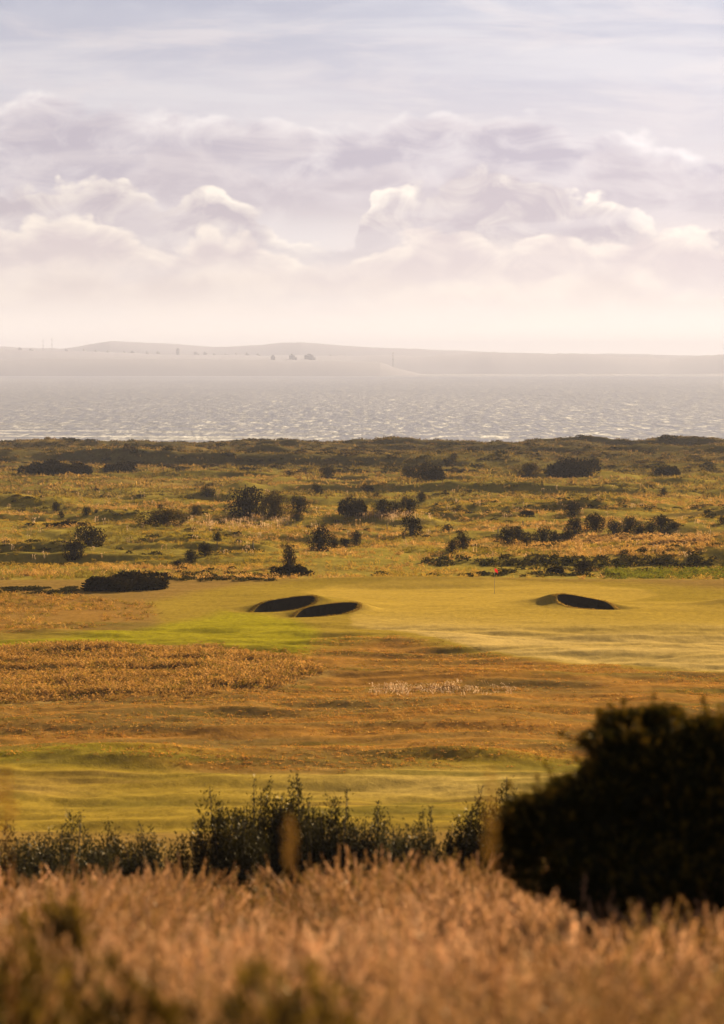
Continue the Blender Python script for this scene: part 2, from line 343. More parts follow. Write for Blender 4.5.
# ------------------------------------------------------------------ sea
def sea_mat():
    m, nt = newmat('sea_water'); g = N(nt, 'ShaderNodeNewGeometry'); pos = g.outputs['Position']
    p = N(nt, 'ShaderNodeBsdfPrincipled'); p.inputs['Roughness'].default_value = .28; p.inputs['IOR'].default_value = 1.33; p.inputs['Specular Tint'].default_value = (1, .90, .84, 1)
    a = noise_n(nt, mapping(nt, pos, (.10, .016, 1)), 1, 4, .6); b = noise_n(nt, mapping(nt, pos, (.4, .07, 1)), 1, 3, .6); c = noise_n(nt, mapping(nt, pos, (.03, .0045, 1)), 1, 4, .6)
    big = noise_n(nt, mapping(nt, pos, (.002, .0006, 1)), 1, 4, .6)
    h = math_n(nt, 'ADD', math_n(nt, 'MULTIPLY', a, 1.2), math_n(nt, 'MULTIPLY', b, .4)); h = math_n(nt, 'ADD', h, math_n(nt, 'MULTIPLY', c, 2.0))
    bp = N(nt, 'ShaderNodeBump'); bp.inputs['Strength'].default_value = 1.0; bp.inputs['Distance'].default_value = 2.2
    nt.links.new(h, bp.inputs['Height']); nt.links.new(bp.outputs[0], p.inputs['Normal'])
    # whitecaps and sea glitter painted as white flecks, plus surf close to the beach
    sep = N(nt, 'ShaderNodeSeparateXYZ'); nt.links.new(pos, sep.inputs[0])
    f1 = noise_n(nt, mapping(nt, pos, (.20, .030, 1), (3, 5, 0)), 1, 4, .75); f2 = noise_n(nt, mapping(nt, pos, (.045, .0065, 1), (9, 2, 0)), 1, 3, .65); f3 = noise_n(nt, mapping(nt, pos, (.008, .03, 1), (1, 8, 0)), 1, 4, .6)
    surf = math_n(nt, 'MULTIPLY', math_n(nt, 'SUBTRACT', 1.0, ramp(nt, sep.outputs[1], 1150, 1750)), math_n(nt, 'SUBTRACT', 1.0, ramp(nt, sep.outputs[0], -140, 60)))
    glint = math_n(nt, 'MAXIMUM', ramp(nt, f1, .49, .63), ramp(nt, f2, .62, .70))
    glint = math_n(nt, 'MULTIPLY', glint, math_n(nt, 'MULTIPLY_ADD', big, 1.3, .1, True))
    sf = math_n(nt, 'MULTIPLY', ramp(nt, f3, .50, .60), surf)
    foam_glint = math_n(nt, 'MAXIMUM', glint, sf, None, True)
    nt.links.new(mixc(nt, foam_glint, mixc(nt, big, (.10, .088, .082), (.17, .15, .142)), (.75, .74, .72)), p.inputs['Base Color'])
    nt.links.new(math_n(nt, 'MULTIPLY_ADD', foam_glint, .5, .28), p.inputs['Roughness'])
    o = N(nt, 'ShaderNodeOutputMaterial'); nt.links.new(p.outputs[0], o.inputs[0]); return m
yy = np.geomspace(905, 14500, 60); xx = np.linspace(-8900, 8900, 41); SX, SY = np.meshgrid(xx, yy)
si = np.arange(SX.size).reshape(SX.shape); SQ = np.stack([si[:-1, :-1], si[:-1, 1:], si[1:, 1:], si[1:, :-1]], -1).reshape(-1, 4)
tag(obj('sea', mesh('sea', np.stack([SX, SY, 0*SX], -1).reshape(-1, 3), SQ, sea_mat())), kind='structure')

# ------------------------------------------------------------------ far shore: hills and a town
M_HILL = plain_mat('hazed_hillside', (.31, .285, .34), .95, (.25, .235, .28), .004, 0)  # pale lilac of the distant haze is mixed into the hill colour
M_HEAD = plain_mat('hazed_headland', (.26, .245, .30), .95, (.20, .19, .235), .008, 0)  # headland colour carries painted haze lilac as well, a little darker
def hills(name, Y0, depth, crest, wl, seed, amp, mat=None):
    us = np.concatenate([np.linspace(-.5, -.16, 120)[:-1], np.linspace(-.16, .16, 1100), np.linspace(.16, .5, 120)[1:]]); rows_ = []; kk = np.linspace(0, 1, 9)
    for k in kk:
        Y = Y0+depth*k; Xr = us*Y; px = CX+F*us
        top = np.interp(px, [c[0] for c in crest], [c[1] for c in crest]); top = np.maximum(CAMZ+(HY-top)/F*(Y0+depth*.6), 3)
        prof = math.sin(min(k/.6, 1)*math.pi/2)**.8 if k <= .6 else math.cos((k-.6)/.4*math.pi/2)
        z = -2.0+(top+2)*prof*(1+.0*Xr)+prof*amp*fbm(Xr/wl, Xr*0+k*3, seed, 5, .6)+(math.exp(-((k-.6)/.07)**2)*6.0*np.maximum(fbm(Xr/26, Xr*0+k*3, seed+9, 3, .7), -.1) if amp < 12 else 0)
        rows_.append(np.stack([Xr, 0*Xr+Y, z], -1))
    V = np.array(rows_).reshape(-1, 3); n = len(us); i = np.arange(len(kk)*n).reshape(-1, n)
    tag(obj(name, mesh(name, V, np.stack([i[:-1, :-1], i[:-1, 1:], i[1:, 1:], i[1:, :-1]], -1).reshape(-1, 4), mat or M_HILL, None, True)), kind='structure')
    return lambda px: (px-CX)/F
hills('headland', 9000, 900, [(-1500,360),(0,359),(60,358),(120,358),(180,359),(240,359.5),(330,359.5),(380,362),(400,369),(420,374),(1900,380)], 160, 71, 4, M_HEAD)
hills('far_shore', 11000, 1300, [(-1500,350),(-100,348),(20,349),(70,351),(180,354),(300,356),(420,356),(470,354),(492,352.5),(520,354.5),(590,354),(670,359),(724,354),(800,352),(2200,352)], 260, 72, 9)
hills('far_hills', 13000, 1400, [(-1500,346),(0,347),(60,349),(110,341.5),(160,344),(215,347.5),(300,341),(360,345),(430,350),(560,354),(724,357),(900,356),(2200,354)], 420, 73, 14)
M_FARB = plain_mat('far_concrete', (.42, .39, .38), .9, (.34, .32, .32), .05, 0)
def far_block(px, w, ytop, Yd, label, cat='building', name='tower_block', step=.0):
    s = Yd/F; W = w*s; z1 = CAMZ+(HY-ytop)*s; X0 = (px-CX)*s; zb = CAMZ+(HY-358)*s
    g = Bag(); zb = zb-25
    g.box(-W/2, W/2, -9, 9, 0, z1-zb, (.2, .2, .2)); g.box(-W*.2, W*.22, -5, 5, z1-zb, z1-zb+4, (.2, .2, .2))
    nfl = max(3, int((z1-zb)/9))
    for k in range(nfl): g.box(-W/2-.5, W/2+.5, -9.6, -9.1, (k+.6)/nfl*(z1-zb)-1.2, (k+.6)/nfl*(z1-zb)+1.2, (.1, .1, .1))
    if step: g.box(W/2+.02, W/2+W*step, -8, 8, 0, (z1-zb)*.8, (.2, .2, .2))
    o = obj(name, g.mesh(name, M_FARB), None, (X0, Yd, zb)); tag(o, label, cat, 'tower blocks of the far town'); return o
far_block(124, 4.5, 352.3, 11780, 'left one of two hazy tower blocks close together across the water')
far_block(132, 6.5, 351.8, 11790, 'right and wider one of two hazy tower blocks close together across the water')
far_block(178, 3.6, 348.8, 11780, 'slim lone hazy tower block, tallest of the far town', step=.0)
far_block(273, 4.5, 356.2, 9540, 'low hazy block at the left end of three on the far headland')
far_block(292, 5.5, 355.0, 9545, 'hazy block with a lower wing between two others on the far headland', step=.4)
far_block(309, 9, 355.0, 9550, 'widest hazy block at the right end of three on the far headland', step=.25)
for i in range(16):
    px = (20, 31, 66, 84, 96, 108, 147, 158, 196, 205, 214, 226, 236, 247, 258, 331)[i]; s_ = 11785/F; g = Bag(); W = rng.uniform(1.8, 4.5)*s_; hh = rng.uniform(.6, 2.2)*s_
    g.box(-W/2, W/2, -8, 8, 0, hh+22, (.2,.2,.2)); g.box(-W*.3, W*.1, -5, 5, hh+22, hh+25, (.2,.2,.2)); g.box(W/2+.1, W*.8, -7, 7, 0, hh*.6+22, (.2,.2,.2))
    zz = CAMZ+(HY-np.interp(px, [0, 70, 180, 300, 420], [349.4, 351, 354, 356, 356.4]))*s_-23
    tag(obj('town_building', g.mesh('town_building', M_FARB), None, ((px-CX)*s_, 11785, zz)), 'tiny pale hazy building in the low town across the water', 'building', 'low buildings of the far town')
def mast(px, ytop, Yd, label):
    s = Yd/F; zt = CAMZ+(HY-ytop)*s; zb = 20; g = Bag()
    g.tube([(0,0,0),(0,0,(zt-zb)*.6),(0,0,zt-zb)], [1.5, 1.0, .5], (.3,.3,.3), 6)
    for k in (.55, .75, .9): g.box(-3, 3, -1, 1, (zt-zb)*k-1, (zt-zb)*k+1, (.3,.3,.3))
    tag(obj('radio_mast', g.mesh('radio_mast', M_FARB), None, ((px-CX)*s, Yd, zb)), label, 'mast', 'masts on the far shore')
mast(43, 338, 11790, 'left one of two faint thin masts rising side by side over the far shore'); mast(52, 336.5, 11795, 'right and taller one of two faint thin masts over the far shore')
mast(393, 351.5, 9560, 'short faint mast standing alone near the tip of the far headland')

# ------------------------------------------------------------------ tufts of grass
def ribbon(h, bend, az, w, seg=2, base=(0, 0)):
    t = np.linspace(0, 1, seg+1); r = bend*t**1.8*h; z = h*t*(1-.25*bend*t)
    c, s = math.cos(az), math.sin(az); a2 = random.uniform(0, 6.28); px, py = math.cos(a2), math.sin(a2)
    ww = w*(1-.75*t); ctr = np.stack([base[0]+c*r, base[1]+s*r, z], -1)
    V = np.stack([ctr-np.stack([px*ww/2, py*ww/2, 0*t], -1), ctr+np.stack([px*ww/2, py*ww/2, 0*t], -1)], 1).reshape(-1, 3)
    return V, np.array([(2*i, 2*i+1, 2*i+3, 2*i+2) for i in range(seg)]), ctr
def tuft_template(nb, w, bend, spread, heads=0):
    g = Bag()
    for k in range(nb):
        a = random.uniform(0, 6.28); r = spread*math.sqrt(random.random()); h = random.uniform(.45, 1.0)
        V, Q, ctr = ribbon(h, random.uniform(.1, bend), random.uniform(0, 6.28), w*random.uniform(.7, 1.3), 2, (r*math.cos(a), r*math.sin(a)))
        sh = random.uniform(.8, 1.2); g.add(V, Q, np.full(3, sh))
        if k < heads:
            n = 5; p = ctr[-1]+np.outer(np.linspace(-.14, .02, n), ctr[-1]-ctr[-2])/(np.linalg.norm(ctr[-1]-ctr[-2])+1e-6)
            d = rand_dirs(n)*.5+np.array([0, 0, 1]); d /= np.linalg.norm(d, axis=1)[:, None]
            g.add(*leaves(p, d, .12, w*1.6, np.full((n, 3), 1.25)))
    return np.concatenate(g.V), np.concatenate(g.Q), np.concatenate(g.C)
def scatter(temps, pos, height, color, lean=.15, wscale=None):
    g = Bag(); n = len(pos); which = rng.integers(0, len(temps), n); az = rng.uniform(0, 6.28, n); lx, ly = rng.normal(0, lean, n), rng.normal(0, lean, n)
    for k, (V, Q, C) in enumerate(temps):
        m = which == k
        if not m.any(): continue
        c, s = np.cos(az[m])[:, None], np.sin(az[m])[:, None]; h = height[m][:, None]; ws = h if wscale is None else wscale[m][:, None]
        x = (V[:, 0]*c-V[:, 1]*s)*ws+V[:, 2]*h*lx[m][:, None]; y = (V[:, 0]*s+V[:, 1]*c)*ws+V[:, 2]*h*ly[m][:, None]; z = V[:, 2]*h-.03*h
        W = np.stack([x, y, z], -1)+pos[m][:, None, :]
        cc = color[m][:, None, :]*C[None, :, :]; nn = len(V)
        q = (Q[None, :, :]+(np.arange(m.sum())*nn)[:, None, None]).reshape(-1, 4)
        g.add(W.reshape(-1, 3), q, cc.reshape(-1, 3))
    return g
def field(n, Y0, Y1, t=.145, tmin=None, power=1):
    Y = np.sqrt(rng.uniform(Y0**2, Y1**2, n)) if power == 1 else np.exp(rng.uniform(math.log(Y0), math.log(Y1), n))
    tt = rng.uniform(-t if tmin is None else tmin, t, n); return tt*Y, Y
def pal(n, cols, w):
    cols = np.array(cols); k = rng.choice(len(cols), n, p=np.array(w)/sum(w)); return cols[k]*rng.uniform(.75, 1.25, (n, 1))
T_MID = [tuft_template(11, .085, .9, .38, 2) for _ in range(8)]
T_FAR = [tuft_template(8, .16, .9, .5, 0) for _ in range(6)]
T_SHORT = [tuft_template(7, .10, 1.0, .5, 0) for _ in range(6)]
def keep_out(Xs, Ys):                               # keep tufts off the green and its surrounds
    x = CX+F*Xs/Ys; y = HY+F*18.0/Ys; return x, y
# wild rough behind the green
Xs, Ys = field(21000, 256, 430); nn = fbm(Xs/18, Ys/14, 81, 4); ok = (nn > -.15) | (rng.random(len(Xs)) < .22)
x, y = keep_out(Xs, Ys); ok &= ~((soft_poly(x, y, [(200,590),(260,580.5),(330,578.5),(560,578.5),(680,586),(800,592),(800,640),(200,640)], .01) > .5))
Xs, Ys, nn = Xs[ok], Ys[ok], nn[ok]; n = len(Xs)
zn = fbm(Xs/26, Ys/11, 88, 4); zn2 = fbm(Xs/14, Ys/7, 89, 4); a_ = sstep(-.05, .3, zn)[:, None]; b_ = sstep(.05, .4, zn2)[:, None]
cc = pal(n, [(.36,.26,.045),(.31,.235,.036),(.25,.205,.028)], [4,3,2])*(1-a_)+pal(n, [(.40,.265,.085),(.34,.22,.065),(.46,.33,.15)], [4,3,1])*a_
cc = cc*(1-b_)+pal(n, [(.20,.18,.02),(.23,.20,.022),(.13,.11,.02)], [3,2,2])*b_
g = scatter(T_MID, np.stack([Xs, Ys, H(Xs, Ys)], -1), rng.uniform(.15, .42, n)*(1+.9*np.clip(zn, -.5, 1)), cc, .18, rng.uniform(.5, 1.1, n))
tag(obj('rough_grass', g.mesh('rough_grass', M_GRASS)), 'wild golden brown tussock grass spreading behind the green', 'rough grass', None, 'stuff')
Xs, Ys = field(22000, 430, 885); nn = fbm(Xs/30, Ys/30, 82, 4); n = len(Xs)
far = sstep(560, 680, Ys)[:, None]
zn = fbm(Xs/45, Ys/22, 90, 4); a_ = sstep(-.1, .3, zn)[:, None]
cc = (pal(n, [(.22,.165,.04),(.17,.14,.03),(.12,.105,.025)], [3,3,2])*(1-a_)+pal(n, [(.34,.24,.08),(.29,.20,.06)], [3,3])*a_)*(1-far)+pal(n, [(.14,.105,.04),(.085,.075,.026),(.21,.155,.07)], [3,4,1.2])*far
g = scatter(T_FAR, np.stack([Xs, Ys, H(Xs, Ys)], -1), rng.uniform(.3, .75, n)*(1+.4*np.clip(nn, 0, 1)), cc, .15, rng.uniform(.9, 2.0, n))
tag(obj('dune_grass', g.mesh('dune_grass', M_GRASS)), 'hazy brown marram grass covering the links and dunes towards the sea', 'dune grass', None, 'stuff')
# low scrub on the coastal bank and behind the green, too dense to count
def blob_template(nl, lsz):
    g = Bag(); p = rand_dirs(nl)*rng.uniform(.5, 1, (nl, 1))*np.array([.5, .5, .55]); p[:, 2] = np.abs(p[:, 2])
    d = rand_dirs(nl)*.7+p*1.2+np.array([0, 0, .3]); d /= np.linalg.norm(d, axis=1)[:, None]
    V, Q, C = leaves(p, d, lsz*rng.uniform(.7, 1.3, nl), lsz*.7, np.repeat(rng.uniform(.6, 1.3, (nl, 1)), 3, 1)); return V, Q, C
T_BLOB = [blob_template(70, .24) for _ in range(6)]
Xs, Ys = field(9000, 575, 885); nn = fbm(Xs/45, Ys/18, 83, 4); bankw = gauss(Ys, 0, 615, 0, 28, 1)+gauss(Ys, 0, 850, 0, 25, 1)*.8
ok = rng.random(len(Xs)) < np.clip((nn+.05)*.8+bankw*.55, 0, 1)*.5; Xs, Ys = Xs[ok], Ys[ok]; n = len(Xs)
g = scatter(T_BLOB, np.stack([Xs, Ys, H(Xs, Ys)], -1), rng.uniform(.5, 1.5, n), pal(n, [(.07,.06,.025),(.05,.05,.018),(.10,.075,.035)], [3,3,2]), .05, rng.uniform(1.5, 4.0, n))
tag(obj('coastal_scrub', g.mesh('coastal_scrub', M_BUSH)), 'dark low scrub massed along the dune bank and skyline before the sea', 'scrub', None, 'stuff')
Xs, Ys = field(3600, 262, 470); nn = fbm(Xs/16, Ys/9, 84, 4); ok = nn > .20; Xs, Ys = Xs[ok], Ys[ok]; n = len(Xs)
g = scatter(T_BLOB, np.stack([Xs, Ys, H(Xs, Ys)], -1), rng.uniform(.25, .6, n), pal(n, [(.08,.075,.016),(.06,.055,.015),(.12,.10,.02)], [3,3,2]), .05, rng.uniform(.6, 1.7, n))
tag(obj('low_undergrowth', g.mesh('low_undergrowth', M_BUSH)), 'low dark green undergrowth in drifts among the golden rough', 'undergrowth', None, 'stuff')
# dark bank and bright rushes right behind the green
def strip(n, x0, x1, y0, y1, hmin, hmax, cols, w, temps=T_BLOB, ws=(.6, 1.3)):
    pts = [P(rng.uniform(x0, x1), rng.uniform(y0, y1)) for _ in range(n)]; p = np.array(pts)
    return scatter(temps, p, rng.uniform(hmin, hmax, n), pal(n, cols, w), .08, rng.uniform(*ws, n))
g = strip(420, 605, 760, 570, 579, .25, .5, [(.15,.18,.016),(.19,.20,.02),(.10,.12,.014)], [3,2,2], T_MID, (.8, 1.4))
for root, b in zip([o for o in COL.objects if o.name.startswith('bunker')], BUNK):    # ragged grass along each lip
    th = rng.uniform(0, 6.28, 420); c, s_ = math.cos(b[4]), math.sin(b[4]); k = (np.abs(np.cos(th))**BP+np.abs(np.sin(th))**BP)**(-1/BP)*rng.uniform(1.0, 1.12, 420)
    u, v = np.cos(th)*b[2]*k, np.sin(th)*b[3]*k; px_, py_ = b[0]+u*c-v*s_, b[1]+u*s_+v*c; pp = np.stack([px_, py_, H(px_, py_, False)], -1)-np.array(root.location)
    obj('lip_grass', scatter(T_SHORT, pp, rng.uniform(.05, .16, 420), pal(420, [(.30,.22,.035),(.22,.16,.03),(.40,.28,.07)], [2,2,1]), .3, rng.uniform(.12, .3, 420)).mesh('lip_grass', M_GRASS), root)
tag(obj('rushes', g.mesh('rushes', M_GRASS)), 'bright green bed of rushes behind the right edge of the green', 'rushes', None, 'stuff')
g = strip(95, 425, 760, 559, 567, .5, .9, [(.05,.05,.016),(.07,.06,.02)], [1,1])
gg = strip(60, 0, 75, 588, 594, .2, .4, [(.06,.055,.018)], [1]); g.add(np.concatenate(gg.V), np.concatenate(gg.Q), np.concatenate(gg.C))
gg = strip(70, 165, 280, 576, 581, .3, .5, [(.06,.055,.016)], [1]); g.add(np.concatenate(gg.V), np.concatenate(gg.Q), np.concatenate(gg.C))
tag(obj('bank_scrub', g.mesh('bank_scrub', M_BUSH)), 'dark strip of low scrub along the bank just behind the green', 'scrub', None, 'stuff')
g = strip(420, 560, 712, 535, 545, .25, .45, [(.46,.32,.13),(.40,.27,.10)], [1,1], T_MID, (.8, 1.3)); gg = strip(160, 440, 700, 545, 556, .2, .4, [(.42,.29,.10)], [1], T_MID, (.8, 1.2)); g.add(np.concatenate(gg.V), np.concatenate(gg.Q), np.concatenate(gg.C))
tag(obj('pale_grass', g.mesh('pale_grass', M_GRASS)), 'pale golden grass round the feet of the long row of bushes', 'grass', None, 'stuff')
# pale seed stalks in the rough
T_PALE = [tuft_template(5, .05, .3, .5, 5) for _ in range(5)]
pts = np.array([P(a, b) for a, b in [(rng.normal(235, 45), rng.normal(525, 3.5)) for _ in range(130)]+[(rng.normal(385, 22), rng.normal(517, 2)) for _ in range(90)]+[(rng.uniform(0, 724), rng.uniform(488, 560)) for _ in range(160)]])
n = len(pts); g = scatter(T_PALE, pts, rng.uniform(.5, .9, n), pal(n, [(.50,.40,.30),(.42,.31,.2)], [1,1]), .1, rng.uniform(.5, .9, n))
tag(obj('pale_stalks', g.mesh('pale_stalks', M_GRASS)), 'pale dry seed stalks speckling the rough beyond the green', 'seed stalks', None, 'stuff')
# tall tan grass patch, and short tufts over the near rough
Xs, Ys = field(26000, 160, 196); x, y = keep_out(Xs, Ys); nz = fbm(Xs/4, Ys/6, 85, 4); tp = soft_poly(x+nz*22, y+nz*3, TAN_POLY, 16); ok = rng.random(len(Xs)) < tp**1.5; tp = tp[ok]; Xs, Ys, nz = Xs[ok], Ys[ok], nz[ok]; n = len(Xs)
g = scatter(T_MID, np.stack([Xs, Ys, H(Xs, Ys)], -1), rng.uniform(.16, .42, n)*(1+.5*nz)*(.35+.65*tp), pal(n, [(.42,.265,.075),(.48,.32,.12),(.32,.205,.05),(.24,.19,.035)], [3,2.5,2,1.4]), .2, rng.uniform(.5, .9, n))
Xr, Yr = field(9000, 205, 252); xr, yr = keep_out(Xr, Yr); nr_ = fbm(Xr/5, Yr/4, 87, 4); ok = (soft_poly(xr+nr_*16, yr+nr_*2, RED_POLY, .01) > .5) & (rng.random(len(Xr)) < np.clip(.4+nr_*1.4, 0, 1)); Xr, Yr = Xr[ok], Yr[ok]; n = len(Xr)
g2 = scatter(T_MID, np.stack([Xr, Yr, H(Xr, Yr)], -1), rng.uniform(.12, .34, n), pal(n, [(.40,.25,.06),(.46,.31,.10),(.25,.20,.03)], [3,2,3]), .2, rng.uniform(.5, .9, n)); g.add(np.concatenate(g2.V), np.concatenate(g2.Q), np.concatenate(g2.C))
tag(obj('tan_grass', g.mesh('tan_grass', M_GRASS)), 'long tan grass patch on the left between green and near rough', 'long grass', None, 'stuff')
Xs, Ys = field(60000, 132, 212); x, y = keep_out(Xs, Ys); nz = fbm(Xs/7, Ys/2.6, 86, 4)
ok = (soft_poly(x+nz*10, y+nz*4, [(-80,690),(330,640),(420,640),(545,664),(724,676),(800,678),(800,762),(560,764),(330,775),(-80,760)], .01) > .5) | (soft_poly(x+nz*10, y, RED_POLY, .01) > .5)
ok &= rng.random(len(Xs)) < np.clip(.35+nz*1.2, .04, 1); Xs, Ys = Xs[ok], Ys[ok]; n = len(Xs)
g = scatter(T_SHORT, np.stack([Xs, Ys, H(Xs, Ys)], -1), rng.uniform(.04, .15, n), pal(n, [(.38,.205,.045),(.31,.175,.042),(.22,.17,.03),(.42,.29,.09)], [3,3,2.5,1]), .2, rng.uniform(.2, .45, n))
tag(obj('short_rough', g.mesh('short_rough', M_GRASS)), 'short orange and brown rough grass between the two fairways', 'short rough', None, 'stuff')
pts = np.array([P(rng.choice([rng.normal(440, 30), rng.normal(395, 12), rng.uniform(372, 515)]), rng.normal(690.5, 2.6)) for _ in range(230)]); n = len(pts)
g = scatter(T_PALE, pts, rng.uniform(.08, .30, n), pal(n, [(.50,.42,.34),(.25,.18,.09),(.40,.30,.2)], [2,2,1]), .35, rng.uniform(.3, .7, n))
tag(obj('white_weeds', g.mesh('white_weeds', M_GRASS)), 'line of whitish dry weeds on the crest of the brown rough', 'weeds', None, 'stuff')

# ------------------------------------------------------------------ bushes on the links
def crown_mesh(seed, nl, lsz, base, asp=1.0, name='crown'):    # height 1, width asp
    global rng
    keep = rng; rng = np.random.default_rng(seed); r = rng
    nb = int(r.integers(8, 12)*max(1, asp*.8)); hx = .30*asp
    ctr = np.stack([r.uniform(-hx, hx, nb), r.uniform(-hx, hx, nb), r.uniform(.12, .62, nb)], -1); rad = r.uniform(.18, .31, nb)
    if asp > 1.5: ctr[:, 2] *= r.uniform(.45, 1.0, nb)
    tp = 1-(.45 if asp < 3 else .85)*np.minimum(1, np.hypot(ctr[:, 0], ctr[:, 1]*(1 if asp < 3 else .3))/(hx*(1.42 if asp < 3 else 1.05)))**2; ctr[:, 2] *= tp; rad = rad*(1 if asp < 3 else .45+.55*tp)
    nc = max(1, int(asp*2)); ctr = np.concatenate([ctr, np.stack([np.linspace(-.22*asp, .22*asp, nc), np.zeros(nc), np.full(nc, .32 if asp < 1.5 else .2)], -1)]); rad = np.append(rad, np.full(nc, .36 if asp < 1.5 else .24))
    nl = int(nl*asp**1.3); k = r.choice(len(rad), nl, p=rad**2/np.sum(rad**2)); d = rand_dirs(nl); q = r.uniform(.35, 1.0, nl)**.6; q = np.where(r.random(nl) < .12, q*1.22, q)
    p = ctr[k]+d*(rad[k]*q)[:, None]*np.array([1.1, 1.1, 1]); p[:, 2] = np.where(p[:, 2] < .02, np.abs(p[:, 2])*.5, p[:, 2])
    dd = d*.9+rand_dirs(nl)*.7+np.array([0, 0, .35]); dd /= np.linalg.norm(dd, axis=1)[:, None]
    c = np.array(base)*r.uniform(.55, 1.45, (nl, 1)); c[:, 0] *= r.uniform(.9, 1.25, nl)
    V, Q, C = leaves(p, dd, lsz*r.uniform(.6, 1.35, nl), lsz*.62, c); rng = keep
    V[:, 2] /= np.quantile(V[:, 2], .998); V[:, :2] /= np.quantile(np.abs(V[:, :2]), .99)*2.0
    return mesh(name, V, Q, M_BUSH, C)                    # stored one wide, one high
def stems_mesh(seed):
    r = random.Random(seed); g = Bag()
    for k in range(4):
        a = k*1.57+r.uniform(0, 1); L = r.uniform(.1, .22)
        g.tube([(0, 0, -.06), (L*.4*math.cos(a), L*.4*math.sin(a), .2), (L*math.cos(a), L*math.sin(a), .5), (1.3*L*math.cos(a), 1.3*L*math.sin(a), .66)], [.035, .026, .016, .006], (.06, .05, .03), 6)
    return g.mesh('stem', M_BARK)
DARK, OLIVE = (.024, .022, .007), (.10, .082, .018)
CR = [crown_mesh(100+i, 2400, .062, DARK) for i in range(6)]; CRO = [crown_mesh(200+i, 2400, .062, OLIVE, 1.3) for i in range(3)]
CRW = [crown_mesh(400+i, 2000, .075, DARK, 2.0) for i in range(3)]; CRL = [crown_mesh(500+i, 1500, .11, DARK, 4.0) for i in range(3)]
CRS = [crown_mesh(300+i, 500, .13, DARK, name='bush') for i in range(4)]; STM = [stems_mesh(i) for i in range(3)]
GRP = 'bushes scattered over the links'
